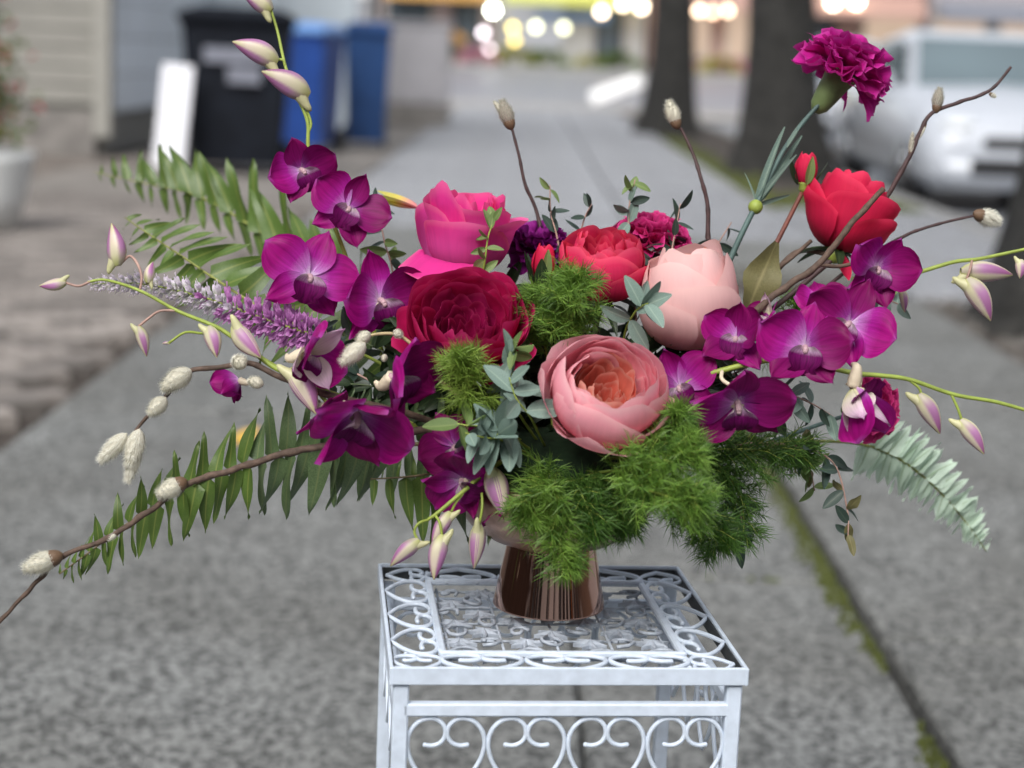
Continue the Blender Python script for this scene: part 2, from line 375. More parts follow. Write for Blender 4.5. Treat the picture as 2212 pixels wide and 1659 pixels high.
# ------------------------------------------------------------------ trees
def tree(x, y, r, h, label, seed, lean=0):
    random.seed(seed); t = T("tree", label, "tree", (x, y, 0), "bare street trees")
    mb = MB(); n = 22; k = 26; v = []; f = []; uv = []
    for i in range(k):
        z = h * (i / (k - 1)) ** 1.5; fl_ = 1 + .55 * math.exp(-z / (.34 + r * .3))
        for j in range(n):
            a = 6.2832 * j / n
            rr = r * (1 - .45 * z / h) * (1 + (fl_ - 1) * (1 + .45 * math.sin(5 * a + seed))) * (1 + .06 * noise.noise(Vector((math.cos(a) * 2, math.sin(a) * 2, z * 2 + seed))))
            v.append(Vector((x + rr * math.cos(a) + lean * z + .06 * math.sin(z), y + rr * math.sin(a), z - .06))); uv.append((j / n, i / k))
    for i in range(k - 1):
        for j in range(n): a = i * n + j; c = i * n + (j + 1) % n; f.append((a, c, c + n, a + n))
    mb.add(v, f, uv); mb.build("trunk", m_bark, t)
    tw = MB()
    for q in range(7):
        a = q * 2.4 + seed; b = Vector((x + lean * h, y, h * (.72 + .04 * q))); d = Vector((math.cos(a) * .8, math.sin(a) * .8, .75))
        pts = smooth([b, b + d * .9 + Vector((0, 0, .2)), b + d * 2.0 + Vector((jit(.2), jit(.2), .7)), b + d * 3 + Vector((jit(.4), jit(.4), 1.5))], 4)
        MB().tube(pts, [r * .38, r * .07], 8).build("limb", m_bark, t)
        for e in range(9):
            p0 = pts[min(len(pts) - 1, 3 + e)]; dd = (d + Vector((jit(1), jit(1), jit(.5) + .3))).normalized()
            tw.tube(smooth([p0, p0 + dd * .6 + Vector((jit(.1), jit(.1), .1)), p0 + dd * 1.3], 3), [r * .07, r * .012], 4)
            for z in range(5):
                p1 = p0 + dd * (.3 + z * .2); d2 = (dd + Vector((jit(1), jit(1), jit(1)))).normalized(); tw.tube([p1, p1 + d2 * .3, p1 + d2 * .55 + Vector((0, 0, .08))], [.008, .003], 3)
    tag(tw.build("crown", m_bark, t), kind="stuff")
tree(2.27, 15.75, .33, 5.2, "thick dark bare tree trunk beside the parked white car", 3, -.085)
tree(1.93, 23.7, .31, 5.6, "slimmer dark bare tree trunk near the cross street", 5, -.05)
tree(2.17, 6.95, .25, 4.6, "dark tree trunk standing in the bark mulch", 8)
random.seed(21)
# ------------------------------------------------------------------ the beige house and the pale blue wall
hs_ = T("house", "beige clapboard house with a dark window and corner board", "house", (-6, 14.4, 0))
MB().box((-6.4, 17.5, 2.6), (6.0, 5.9, 5.2)).build("wall", m_siding, hs_, smooth=False)
brd = MB()
for k in range(22):
    z = .42 + k * .15
    b = MB(); M3 = Matrix.Rotation(R(-6), 3, 'X'); b.box((-6.36, 14.515, z + .075), (5.8, .02, .158), M3); b.build("siding_board", m_siding, hs_, smooth=False)
MB().bbox((-3.39, 14.50, 2.5), (.14, .14, 4.7), .01).build("corner_board", m_trim, hs_, smooth=False)
MB().box((-6.4, 14.5, .1), (5.9, .12, .5)).build("foundation", m_found, hs_, smooth=False)
for k in range(16): MB().box((-3.36, 17.4, .5 + k * .3), (.03, 5.6, .29)).build("side_cladding", m_side, hs_, smooth=False)
wn = MB().box((-4.75, 14.47, 1.55), (.95, .06, 1.5)).build("window", m_trim, hs_, smooth=False)
MB().box((-4.75, 14.43, 1.55), (.78, .02, 1.32)).build("pane", m_glass, wn, smooth=False)
rf = MB(); rf.add([(-9.7, 14.1, 5.1), (-3.1, 14.1, 5.1), (-3.1, 20.8, 5.1), (-9.7, 20.8, 5.1), (-9.7, 17.4, 7.4), (-3.1, 17.4, 7.4)], [(0, 1, 5, 4), (2, 3, 4, 5), (1, 2, 5), (3, 0, 4), (0, 3, 2, 1)])
rf.build("roof", pm("roof_shingle", (.1, .1, .11), .9, .3, 8), hs_, smooth=False)
gw = T("garden_wall", "pale blue grey panelled wall behind the wheeled bins", "wall", (-3.2, 18.8, 0))
for k in range(4): MB().bbox((-4.35 + k * .74, 18.8, 1.25), (.72, .12, 2.5), .012).build("panel", m_wallblue, gw, smooth=False)
MB().box((-3.2, 18.8, 2.53), (3.1, .2, .06)).build("coping", m_trim, gw, smooth=False)
# ------------------------------------------------------------------ bins, box, board, planter
def bin_(name, label, x, y, wd, dp, h, mat, lidmat, rot=0):
    W = Matrix.Translation((x, y, 0)) @ Matrix.Rotation(rot, 4, 'Z')
    t = bpy.data.objects.new(name, None); link(t, None, W); tag(t, label, "bin", "wheeled rubbish bins by the wall")
    mb = MB(); v = []
    for z, s_ in ((.07, .82), (.25, .86), (h * .9, 1.0), (h * .93, 1.05), (h * .95, 1.05)):
        v += [W @ Vector((a * wd / 2 * s_, b * dp / 2 * s_, z)) for a, b in ((-.92, -1), (.92, -1), (1, -.92), (1, .92), (.92, 1), (-.92, 1), (-1, .92), (-1, -.92))]
    f = [(i * 8 + j, i * 8 + (j + 1) % 8, i * 8 + 8 + (j + 1) % 8, i * 8 + 8 + j) for i in range(4) for j in range(8)] + [tuple(reversed(range(8))), tuple(range(32, 40))]
    mb.add(v, f); mb.build("body", mat, t, W, smooth=False)
    lid = MB(); v = []
    for z, s_ in ((h * .945, 1.09), (h * .975, 1.10), (h, .98), (h * 1.03, .7)):
        v += [W @ Vector((a * wd / 2 * s_, b * dp / 2 * s_ - .02, z)) for a, b in ((-.92, -1), (.92, -1), (1, -.92), (1, .92), (.92, 1), (-.92, 1), (-1, .92), (-1, -.92))]
    f = [(i * 8 + j, i * 8 + (j + 1) % 8, i * 8 + 8 + (j + 1) % 8, i * 8 + 8 + j) for i in range(3) for j in range(8)] + [tuple(reversed(range(8))), tuple(range(24, 32))]
    lid.add(v, f); lid.build("lid", lidmat, t, W, smooth=False)
    MB().tube([W @ Vector((-wd * .42, dp * .58, h * .9)), W @ Vector((wd * .42, dp * .58, h * .9))], .016, 8).build("handle", m_dark, t, W)
    for s_ in (-1, 1): MB().tube([W @ Vector((s_ * wd * .5, dp * .36, .11)), W @ Vector((s_ * wd * .42, dp * .36, .11))], .11, 16).build("wheel", m_tyre, t, W)
    return t, W
bt, BW = bin_("wheeled_bin", "large black wheeled bin with a grey label on its front", -2.13, 13.4, .78, .72, 1.17, m_black, m_black, R(6))
lb = MB()
for (x0, z0, ww, hh) in ((-.02, .86, .42, .11), (.06, .72, .24, .12)): lb.box(BW @ Vector((x0, -.375, z0)), (ww, .012, hh), BW.to_3x3())
lb.build("label_sticker", pm("grey_sticker", (.17, .18, .22), .6, .2, 20), bt, BW, smooth=False)
bin_("wheeled_bin", "bright blue wheeled bin with a pale faded lid", -1.93, 16.2, .46, .55, 1.12, m_blue, m_bluelid, R(-14))
bin_("wheeled_bin", "navy blue wheeled bin next to the grey cabinet", -1.52, 17.3, .42, .5, 1.16, m_navy, m_navy, R(8))
W = Matrix.Translation((-2.52, 12.72, .0)) @ Matrix.Rotation(R(4), 4, 'Y') @ Matrix.Rotation(R(-9), 4, 'X')
b = MB(); b.bbox(W @ Vector((0, 0, .42)), (.22, .03, .74), .006, W.to_3x3())
tag(b.build("leaning_board", m_paper, None, W, smooth=False), "tall narrow white board leaning against the black bin", "board")
gb = T("utility_cabinet", "plain grey steel utility cabinet on a dark plinth", "cabinet", (-1.42, 23.2, 0))
MB().bbox((-1.42, 23.3, .78), (.88, .7, 1.0), .015).build("body", m_boxgrey, gb, smooth=False)
MB().bbox((-1.42, 23.3, 1.29), (.94, .76, .05), .01).build("cap", m_boxgrey, gb, smooth=False)
MB().box((-1.42, 23.28, .14), (.9, .66, .28)).build("plinth", m_found, gb, smooth=False)
MB().box((-1.42, 22.94, .8), (.80, .014, .86)).build("door", m_boxgrey, gb, smooth=False)
pp = T("flower_pot", "white glazed pot of red flowers in front of the house", "planter", (-2.62, 8.7, 0))
MB().lathe([(.01, -.02), (.16, -.02), (.2, .15), (.24, .32), (.25, .36), (.22, .36), (.2, .3), (.01, .3)], 24, Matrix.Translation((-2.62, 8.7, .02))).build("pot", m_pot, pp)
lf = MB(); rd = MB()
for k in range(420):
    c = Vector((-2.62 + random.gauss(0, .1), 8.7 + random.gauss(0, .1), .45 + abs(random.gauss(0, .26)))); d = Vector((jit(1), jit(1), jit(1))).normalized(); e = d.orthogonal().normalized() * .018
    (rd if k % 5 == 0 else lf).add([c, c + d * .03 + e, c + d * .065, c + d * .03 - e], [(0, 1, 2, 3)], [(.5, 0), (1, .5), (.5, 1), (0, .5)])
tag(lf.build("foliage", m_shrub, pp, smooth=False), kind="stuff"); tag(rd.build("blossoms", m_red, pp, smooth=False), kind="stuff")
# ------------------------------------------------------------------ cars
def car(label, x, y, mat):                                    # nose at -Y, sidewalk side at x
    W = Matrix.Translation((x + .9, y, -.13)); t = bpy.data.objects.new("parked_car", None); link(t, None, W); tag(t, label, "car", "white cars parked along the kerb")
    def ring(yy, hw, zb, zt, belt): return [Vector(p) for p in ((-hw * .9, yy, zb), (-hw, yy, zb + .12), (-hw * 1.01, yy, belt - .18), (-hw * .97, yy, belt), (-hw * .8, yy, zt), (0, yy, zt + .035), (hw * .8, yy, zt), (hw * .97, yy, belt), (hw * 1.01, yy, belt - .18), (hw, yy, zb + .12), (hw * .9, yy, zb))]
    st = [(0, .70, .24, .60, .56), (.06, .80, .2, .70, .62), (.25, .87, .19, .80, .72), (.8, .9, .19, .90, .82), (1.25, .9, .19, .97, .88), (2.6, .9, .19, .99, .92), (3.7, .89, .2, .99, .93), (4.2, .85, .26, .95, .88), (4.35, .76, .34, .8, .74)]
    mb = MB(); v = []; f = []
    for s_ in st: v += [W @ p for p in ring(*s_)]
    for i in range(len(st) - 1):
        for j in range(11): a = i * 11 + j; c = i * 11 + (j + 1) % 11; f.append((a, c, c + 11, a + 11))
    f += [tuple(reversed(range(11))), tuple(range((len(st) - 1) * 11, len(st) * 11))]
    mb.add(v, f); mb.build("body", mat, t, W)
    cab = [(1.2, .74, .93, .73), (2.0, .66, 1.38, .62), (2.6, .66, 1.45, .6), (3.4, .64, 1.40, .6), (4.15, .7, .95, .68)]
    mb = MB(); v = []
    for yy, hb, zt, ht in cab: v += [W @ Vector(p) for p in ((-.8, yy, .9), (-ht - .02, yy, zt - .06), (-ht + .1, yy, zt), (ht - .1, yy, zt), (ht + .02, yy, zt - .06), (.8, yy, .9))]
    f = [(i * 6 + j, i * 6 + j + 1, i * 6 + j + 7, i * 6 + j + 6) for i in range(4) for j in range(5)]
    mb.add(v, f); mb.build("cabin", mat, t, W)
    gl = MB(); gl.add([W @ Vector(p) for p in ((-.72, 1.235, .965), (.72, 1.235, .965), (.585, 1.955, 1.375), (-.585, 1.955, 1.375))], [(0, 1, 2, 3)]); gl.build("windscreen", m_carglass, t, W, smooth=False)
    for s_ in (-1, 1):
        for (a, b_, c, d) in (((1.5, .98), (2.45, .98), (2.45, 1.35), (1.98, 1.32)), ((2.52, .98), (3.6, .98), (3.3, 1.31), (2.52, 1.36))):
            gl = MB(); gl.add([W @ Vector((s_ * (.805 - (z - .9) * .31), yy, z)) for yy, z in (a, b_, c, d)], [(0, 1, 2, 3) if s_ < 0 else (3, 2, 1, 0)]); gl.build("side_window", m_carglass, t, W, smooth=False)
        hl = MB(); hl.ball(W @ Vector((s_ * .62, .13, .68)), .15, 12, 8, (1, 1, 1)); hl.v = [W @ Vector((s_ * .62, .13, .68)) + (p - (W @ Vector((s_ * .62, .13, .68)))) * 1 for p in hl.v]
        hl.v = [Vector((p.x, (W @ Vector((0, .12, 0))).y + (p.y - (W @ Vector((0, .13, 0))).y) * .8, (W @ Vector((0, 0, .68))).z + (p.z - (W @ Vector((0, 0, .68))).z) * .55)) for p in hl.v]
        hl.build("headlight", m_lampglass, t, W)
        mr = MB(); mr.bbox(W @ Vector((s_ * .98, 1.5, 1.0)), (.2, .1, .14), .03); mr.build("wing_mirror", mat, t, W)
        for yy in (.85, 3.45):
            c = W @ Vector((s_ * .80, yy, .31)); wh = MB()
            wh.tube([c - Vector((.1, 0, 0)), c + Vector((.1, 0, 0))], .31, 24); wo = wh.build("wheel", m_tyre, t, W)
            MB().tube([c + Vector((s_ * .09, 0, 0)), c + Vector((s_ * .108, 0, 0))], .2, 18).build("rim", m_chrome, wo, W)
    MB().bbox(W @ Vector((0, .03, .56)), (.9, .1, .1), .02).build("grille", m_dark, t, W)
    MB().bbox(W @ Vector((0, .05, .34)), (1.5, .16, .2), .05).build("bumper", mat, t, W)
    MB().box(W @ Vector((-.28, -.045, .38)), (.52, .02, .12)).build("number_plate", m_dark, t, W, smooth=False)
    return t
car("white hatchback parked at the kerb beyond the mulched tree", 3.08, 13.75, m_carwhite)
car("white hatchback parked farther along, behind the thick tree trunk", 3.12, 21.2, m_carwhite)
b = MB(); W = Matrix.Translation((1.75, 31.0, .02)) @ Matrix.Rotation(R(-22), 4, 'Y')  # guessed white block, standing in for a bright highlight near the slim tree
b.bbox(W @ Vector((0, 0, .42)), (.95, .3, .26), .05, W.to_3x3())
tag(b.build("highlight_block", m_white, None, W, smooth=False), "tilted white block standing in for a bright highlight by the cross street", "highlight block")
# ------------------------------------------------------------------ shops across the street
def shop(name, label, x0, x1, wall, aw, h=4.4, signc=None, y=64, winm=None):
    z0 = .6; t = T(name, label, "shop", ((x0 + x1) / 2, y, z0), "shops across the cross street")
    MB().box(((x0 + x1) / 2, y + 3, z0 + h / 2), (x1 - x0 - .06, 6, h)).build("wall", wall, t, smooth=False)
    n = max(2, int((x1 - x0) / 2.2)); wd = (x1 - x0) / n
    for k in range(n):
        cx = x0 + (k + .5) * wd
        if k == n // 2: d = MB().box((cx, y - .06, z0 + 1.05), (1.0, .1, 2.1)).build("door", m_dark, t, smooth=False); MB().box((cx, y - .13, z0 + 1.2), (.7, .02, 1.5)).build("door_pane", m_glass, d, smooth=False)
        else: d = MB().box((cx, y - .05, z0 + 1.35), (wd * .82, .08, 1.8)).build("window", m_trim, t, smooth=False); MB().box((cx, y - .1, z0 + 1.35), (wd * .74, .02, 1.6)).build("pane", winm or m_glass, d, smooth=False)
    a = MB(); a.add([(x0 + .2, y - .02, z0 + 2.85), (x1 - .2, y - .02, z0 + 2.85), (x1 - .2, y - 1.2, z0 + 2.35), (x0 + .2, y - 1.2, z0 + 2.35), (x1 - .2, y - 1.2, z0 + 2.1), (x0 + .2, y - 1.2, z0 + 2.1)], [(0, 1, 2, 3), (3, 2, 4, 5)]); a.build("awning", aw, t, smooth=False)
    if signc: MB().bbox(((x0 + x1) / 2, y - .1, z0 + 1.75), ((x1 - x0) * .5, .12, .3), .02).build("sign_board", signc, t, smooth=False)
m_lit = emit_mat("lit_shop_window", (1, .74, .55), .32); m_litc = emit_mat("cool_lit_window", (.9, .92, 1), .22)
shop("shop", "grey shop front with a pale awning behind the grey cabinet", -16, -5.3, pm("grey_render", (.38, .38, .4), .8), pm("pale_awning", (.62, .62, .62), .8), winm=m_litc)
shop("shop", "ochre and rose painted shop front with planters", -5.2, -1.1, pm("rose_render", (.3, .24, .24), .8), pm("ochre_awning", (.5, .28, .08), .8))
shop("shop", "shop front with a yellow green awning and a blue sign", -1.0, 4.2, pm("light_render", (.3, .3, .3), .8), pm("lime_awning", (.5, .52, .12), .8), signc=pm("blue_sign", (.1, .2, .42), .6), winm=m_litc)
shop("shop", "salmon pink shop front lit by warm lamps", 4.3, 14, pm("salmon_render", (.3, .19, .16), .8), pm("salmon_awning", (.38, .24, .2), .8), winm=m_lit)
shop("shop", "grey pink shop front with a slate awning behind the parked white cars", 14.1, 30, pm("pink_render", (.27, .25, .26), .8), pm("slate_awning", (.16, .17, .2), .8), winm=m_lit)
def lamp(x, y, d, c, s_, r, label):
    p = P(x, y, d); t = T("globe_lamp", label, "lamp", p, "lit globe lamps on the shop fronts")
    MB().ball(p, r, 16, 10).build("globe", emit_mat("lamp_glow", c, s_), t)
    MB().tube([p + Vector((0, .02, r)), p + Vector((0, .1, r + .25)), p + Vector((0, .5, r + .3))], .02, 6).build("bracket", m_dark, t)
LW = (1, .78, .55)
for x, y, c, s_, r, lab in ((1065, 22, (.95, 1, .85), 46, .2, "large greenish white globe lamp left of the lime awning"), (1044, 70, (1, .88, .95), 15, .15, "lilac white globe lamp below the large greenish one"),
        (1057, 108, (1, .86, .93), 12, .15, "small pinkish lamp lowest beside the planters"), (1108, 60, (1, .78, .2), 16, .15, "yellow globe lamp under the lime awning"), (1112, 88, (1, .75, .2), 13, .15, "lower yellow globe lamp above the shrubs"),
        (1158, 58, (.95, .95, .6), 15, .16, "pale yellow globe lamp under the blue sign"), (1218, 60, (.95, .95, .6), 15, .16, "pale yellow globe lamp at the end of the blue sign"),
        (1300, 25, LW, 24, .18, "warm globe lamp at the edge of the salmon shop"), (1345, 8, LW, 30, .2, "bright warm globe lamp high on the salmon shop"), (1385, 14, LW, 26, .2, "warm globe lamp beside the slim tree trunk"),
        (1510, 22, (1, .7, .48), 20, .17, "warm orange lamp between the two trunks"), (1540, 26, (1, .6, .4), 16, .17, "deep orange lamp between the two trunks"), (1572, 22, (1, .68, .46), 20, .17, "warm orange lamp beside the thick trunk"),
        (1800, 4, (1, .82, .62), 30, .22, "cream lamp over the parked cars"), (1850, 2, (1, .82, .62), 34, .22, "brightest cream lamp over the parked cars")):
    lamp(x, y, 61.5, c, s_ * (.3 if x < 1250 else .36), r * .75, lab)
def shrub(x, y, z, r, c, label, n=260, flower=None):
    t = T("shrub", label, "shrub", (x, y, z), "low shrubs in front of the shops"); lf = MB()
    for k in range(n):
        d = Vector((random.gauss(0, 1), random.gauss(0, 1), abs(random.gauss(0, 1)))).normalized(); p = Vector((x, y, z)) + Vector((d.x * r * 1.3, d.y * r, d.z * r)) * random.uniform(.6, 1.08)
        e = d.orthogonal().normalized(); g2 = d.cross(e); s_ = r * .12
        lf.add([p, p + e * s_ + d * s_, p + d * s_ * 2.2 + g2 * jit(s_), p - e * s_ + d * s_], [(0, 1, 2, 3)], [(.5, 0), (1, .5), (.5, 1), (0, .5)])
    lf.build("foliage", c, t, smooth=False)
    MB().tube([(x, y, z - .05), (x, y, z + r * .7)], [.05, .02], 6).build("stem", m_bark, t)
m_shy = leaf_mat("yellow_shrub_leaf", (.2, .2, .02), (.32, .3, .04)); m_shp = leaf_mat("pink_shrub_leaf", (.5, .2, .28), (.6, .3, .36)); m_sho = leaf_mat("orange_shrub_leaf", (.5, .28, .08), (.6, .35, .1))
for x, r, c, lab in ((965, .55, m_shrub, "dark green clipped shrub beside the grey cabinet"), (970, .45, m_sho, "orange leaved shrub above the dark green one"), (1035, .5, m_shp, "pink flowering shrub below the lilac lamp"), (1110, .6, m_shy, "yellow leaved shrub under the yellow lamps"), (1180, .55, m_shrub, "dark bushy shrub under the pale yellow lamps"), (1330, .55, m_shrub, "dark green shrub left of the slim trunk"), (1270, .4, m_shy, "olive yellow shrub beside the white highlight block"), (1545, .5, m_shy, "olive shrub seen between the two trunks"), (1570, .5, m_shp, "rose shrub seen between the two trunks")):
    q = P(x, 120, 60); shrub(q.x, 59.5 + jit(.4), .56 + (.6 if c == m_sho else 0), r, c, lab)
# unseen row of shops, added behind the camera for the copper vase to reflect
fs = T("added_shops", "added dark row of shops with white and terracotta pilasters for the vase to reflect", "shop", (0, -11, 0))
rs = random.Random(16); m_fw = pm("added_shop_wall", (.035, .03, .032), .7); x = -26
while x < 26:
    ww = rs.uniform(1.2, 3.6); hh = rs.choice((9.8, 9.2, 5.2)); MB().box((x + ww / 2, -14, hh / 2), (ww - .03, 6, hh)).build("wall", m_fw, fs, smooth=False); x += ww + rs.choice((0, .0, .9, 1.6))
m_pil = pm("white_pilaster_paint", (.85, .85, .83), .6); m_ter = pm("terracotta_paint", (.55, .22, .07), .6); m_brn = pm("brown_pilaster_paint", (.2, .12, .09), .6)
x = -25; rs = random.Random(6)
for xx, ww in ((1.0, 1.9), (-2.2, .9)): MB().bbox((xx, -10.82, 2.6), (ww, .2, 5.2), .02).build("pilaster", m_pil, fs, smooth=False)  # wide white pilasters added to throw bright streaks into the vase foot
while x < 25:
    ww = rs.choice((.4, .7, 1.1, 1.7)); MB().bbox((x, -10.95, 2.6), (ww, .25, 5.2), .02).build("pilaster", rs.choice((m_pil, m_pil, m_pil, m_ter, m_brn)), fs, smooth=False); x += ww + rs.choice((.5, 1.0, 1.8))
for x in (-5.1, -3.1, -.2, 3.5, 5.5): wf = MB().box((x, -10.98, 1.7), (.9, .08, 2.2)).build("window", m_trim, fs, smooth=False); MB().box((x, -10.92, 1.7), (.8, .02, 2.1)).build("pane", m_glass, wf, smooth=False)
# unseen buildings added on either side of the street for the vase to reflect
for nm, lab, x, sg, y0, y1, h, wc in (("added_building", "added low dark brick building beside the viewer for the vase to reflect", -5.6, 1, -13, 5.2, 3.9, (.10, .065, .05)), ("added_building", "added brown building across the road for the vase to reflect", 16, -1, -13, 40, 8.4, (.13, .095, .075))):
    sb_ = T(nm, lab, "building", (x, (y0 + y1) / 2, 0)); wm = pm(nm + "_wall", wc, .85, .3, 3); MB().box((x - sg * 3, (y0 + y1) / 2, h / 2 - .2), (6, y1 - y0, h)).build("wall", wm, sb_, smooth=False)
    y = y0 + 1
    while y < y1 - 1:
        for z in range(1, int(h / 3) + 1):
            wo = MB().box((x + sg * .03, y, z * 3 - 1.1), (.1, 1.3, 1.7)).build("window", rs.choice((m_trim, m_pil)), sb_, smooth=False); MB().box((x + sg * .085, y, z * 3 - 1.1), (.02, 1.1, 1.5)).build("pane", m_glass, wo, smooth=False)
        y += 2.6
    MB().box((x + sg * .1, (y0 + y1) / 2, h - .1), (.5, y1 - y0, .3)).build("cornice", m_pil, sb_, smooth=False)
# ------------------------------------------------------------------ plant stand
TZ = CAM_H - .436; TC = Vector((.037, 1.363, TZ)); TY = R(6.5); TWD = .264
m_stand = pm("white_powder_coat", (.60, .68, .79), .45, .09, 90, rv=.03, bmp=.12, bdist=.0008)
TM = Matrix.Translation(TC) @ Matrix.Rotation(TY, 4, 'Z')
st = bpy.data.objects.new("plant_stand", None); link(st, None, Matrix.Translation((TC.x, TC.y, 0)) @ Matrix.Rotation(TY, 4, 'Z'))
tag(st, "white wrought metal plant stand with heart scrolls under the copper vase", "plant stand")
SW = WM[st.name]; hw = TWD / 2
def sb(name, c, sz, b=.0012): return MB().bbox(SW @ Vector((c[0], c[1], c[2])), sz, b, SW.to_3x3()).build(name, m_stand, st, SW, smooth=False)
RH = .0135                                                   # height of the top rail
for s_ in (-1, 1):
    sb("top_rail", (0, s_ * (hw - .0015), TZ - RH / 2), (TWD - .004, .003, RH)); sb("top_rail", (s_ * (hw - .0015), 0, TZ - RH / 2 - .0003), (.003, TWD, RH))
    sb("lower_rail", (0, s_ * (hw - .0075), TZ - .034), (TWD - .021, .0085, .0098)); sb("lower_rail", (s_ * (hw - .0075), 0, TZ - .034), (.0085, TWD - .021, .0098))
    sb("bottom_rail", (0, s_ * (hw - .0075), .09), (TWD - .021, .0085, .0098)); sb("bottom_rail", (s_ * (hw - .0075), 0, .09), (.0085, TWD - .021, .0098))
    for q in (-1, 1): sb("leg", (s_ * (hw - .009), q * (hw - .009), (TZ - .0145) / 2), (.0115, .0115, TZ - .0145))
mg = .041                                                    # scroll border of the top
for s_ in (-1, 1):
    sb("inner_rail", (0, s_ * (hw - mg), TZ - .004), (TWD - 2 * mg + .005, .005, .005)); sb("inner_rail", (s_ * (hw - mg), 0, TZ - .0046), (.006, TWD - 2 * mg - .0052, .005))
m_rail_shade = pm("painted_rail_shade", (.03, .034, .036), .6, .3, 60)
for s_ in (-1, 1):                                           # dark strips that paint shade onto the inner faces of the top rails
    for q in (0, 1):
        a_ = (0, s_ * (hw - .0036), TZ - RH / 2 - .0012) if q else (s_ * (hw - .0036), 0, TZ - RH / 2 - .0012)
        MB().box(SW @ Vector(a_), (TWD - .008, .001, RH - .003) if q else (.001, TWD - .0105, RH - .003), SW.to_3x3()).build("rail_shade_strip", m_rail_shade, st, SW, smooth=False)
HP = [(.24, -.345), (.33, -.355), (.43, -.315), (.487, -.22), (.47, -.10), (.39, -.02), (.29, 0), (.17, -.035), (.07, -.14), (.025, -.28), (.04, -.45), (.11, -.62), (.24, -.80), (.42, -.97), (.495, -1.05)]
def heart_mesh(cell, hs_, r):
    mb = MB()
    for fl_ in (0, 1):
        pts = smooth([Vector(((1 - x if fl_ else x) * cell - cell / 2, 0, y * cell * hs_)) for x, y in HP], 3)
        mb.tube(pts, r, 7)
        e = pts[0]; mb.ball(e, r * 1.06, 7, 5); mb.ball(Vector(((.29 if not fl_ else .71) * cell - cell / 2, 0, .004)), r * 1.2, 6, 4)
    return mb.mesh("heart_scroll", m_stand)
cell = (TWD - .021 - .006) / 4
hm = heart_mesh(cell, 1.0, .0018)
for side in range(4):
    RM = SW @ Matrix.Rotation(side * math.pi / 2, 4, 'Z')
    for k in range(4): ob("heart_scroll", hm, st, RM @ Matrix.Translation((-(cell * 1.5) + k * cell, -(hw - .0075), TZ - .0415)))
    for k in range(4): ob("heart_scroll", hm, st, RM @ Matrix.Translation((-(cell * 1.5) + k * cell, -(hw - .0075), .097)) @ Matrix.Rotation(math.pi, 4, 'Y') @ Matrix.Translation((0, 0, -.002)))
ct = TWD * .235; ht = heart_mesh(ct, (mg - .006) / (ct * 1.05), .0019); hc = heart_mesh(mg * .9, .8, .0016)
for side in range(4):
    RM = SW @ Matrix.Rotation(side * math.pi / 2, 4, 'Z')
    for k in (-1, 0, 1): ob("border_scroll", ht, st, RM @ Matrix.Translation((k * ct * 1.01, -(hw - mg) - .003, TZ - .004)) @ Matrix.Rotation(R(-90), 4, 'X'))
    ob("corner_scroll", hc, st, RM @ Matrix.Translation((-hw + mg * .52, -hw + mg * .92, TZ - .0045)) @ Matrix.Rotation(R(-90), 4, 'X'))
# cast leaf panel in the middle
m_panel = pm("worn_grey_paint", (.36, .40, .46), .55, .3, 120)
pn = MB(); random.seed(5)
lp = []
for i in range(7):
    for j in range(7):
        cx, cy = (i - 3) * .0255 + jit(.004), (j - 3) * .0255 + jit(.004); zz = random.uniform(.75, 1.3)
        a0 = random.random() * 6.28
        if (i + j) % 2 == 0:
            pts = [Vector((cx + zz * .0115 * (1 - .09 * k) * math.cos(a0 + k * .75), cy + zz * .0115 * (1 - .09 * k) * math.sin(a0 + k * .75), TZ - .0085 + .001 * math.sin(k))) for k in range(9)]
            b = MB(); b.tube([SW @ p for p in pts], .0016, 5)
        else:
            b = MB(); n = 7
            v = [Vector((cx, cy, TZ - .0065))] + [Vector((cx + (.0135 if k % 2 else .005) * math.cos(a0 + k * 3.14159 / n), cy + (.0135 if k % 2 else .005) * math.sin(a0 + k * 3.14159 / n), TZ - .0095)) for k in range(2 * n)]
            b.add([SW @ p for p in v] + [SW @ (p - Vector((0, 0, .003))) for p in v], [(0, 1 + k, 1 + (k + 1) % (2 * n)) for k in range(2 * n)] + [(1 + (k + 1) % (2 * n), 1 + k, 2 * n + 2 + k, 2 * n + 2 + (k + 1) % (2 * n)) for k in range(2 * n)])
        b.build("cast_ornament", m_panel, st, SW, smooth=(i + j) % 2 == 0)
for k in range(5):
    o_ = (k - 2) * .042
    for ax in (0, 1):
        a = Vector((o_, -.091, TZ - .0105)) if ax else Vector((-.091, o_, TZ - .0108)); e = Vector((o_, .091, TZ - .0105)) if ax else Vector((.091, o_, TZ - .0108))
        MB().tube([SW @ a, SW @ e], .0011, 5).build("panel_wire", m_panel, st, SW)
# ------------------------------------------------------------------ copper vase
VC = Vector((.037, 1.383, TZ)); VB = VC + Vector((0, 0, .115))
m_cu = pm("rose_copper", (.68, .43, .34), .07, .06, 12, metal=1, rv=0)
m_cu2 = pm("hammered_copper", (.42, .27, .21), .3, .22, 90, metal=1, rv=0, bmp=.35, bdist=.002)
vz = T("pedestal_vase", "rose copper pedestal vase holding the flower arrangement", "vase", VC)
VM = Matrix.Translation(VC)
MB().lathe([(.0, .0002), (.0446, .0002), (.0453, .0008), (.0451, .0016), (.0407, .0245), (.0364, .0470), (.0354, .0515)], 72, VM).build("foot", m_cu, vz)
MB().lathe([(.0352, .0515), (.0385, .0535), (.052, .058), (.066, .067), (.077, .08), (.083, .095), (.0845, .109), (.083, .111), (.081, .109), (.079, .095), (.06, .07), (.0, .062)], 72, VM).build("bowl", m_cu2, vz)
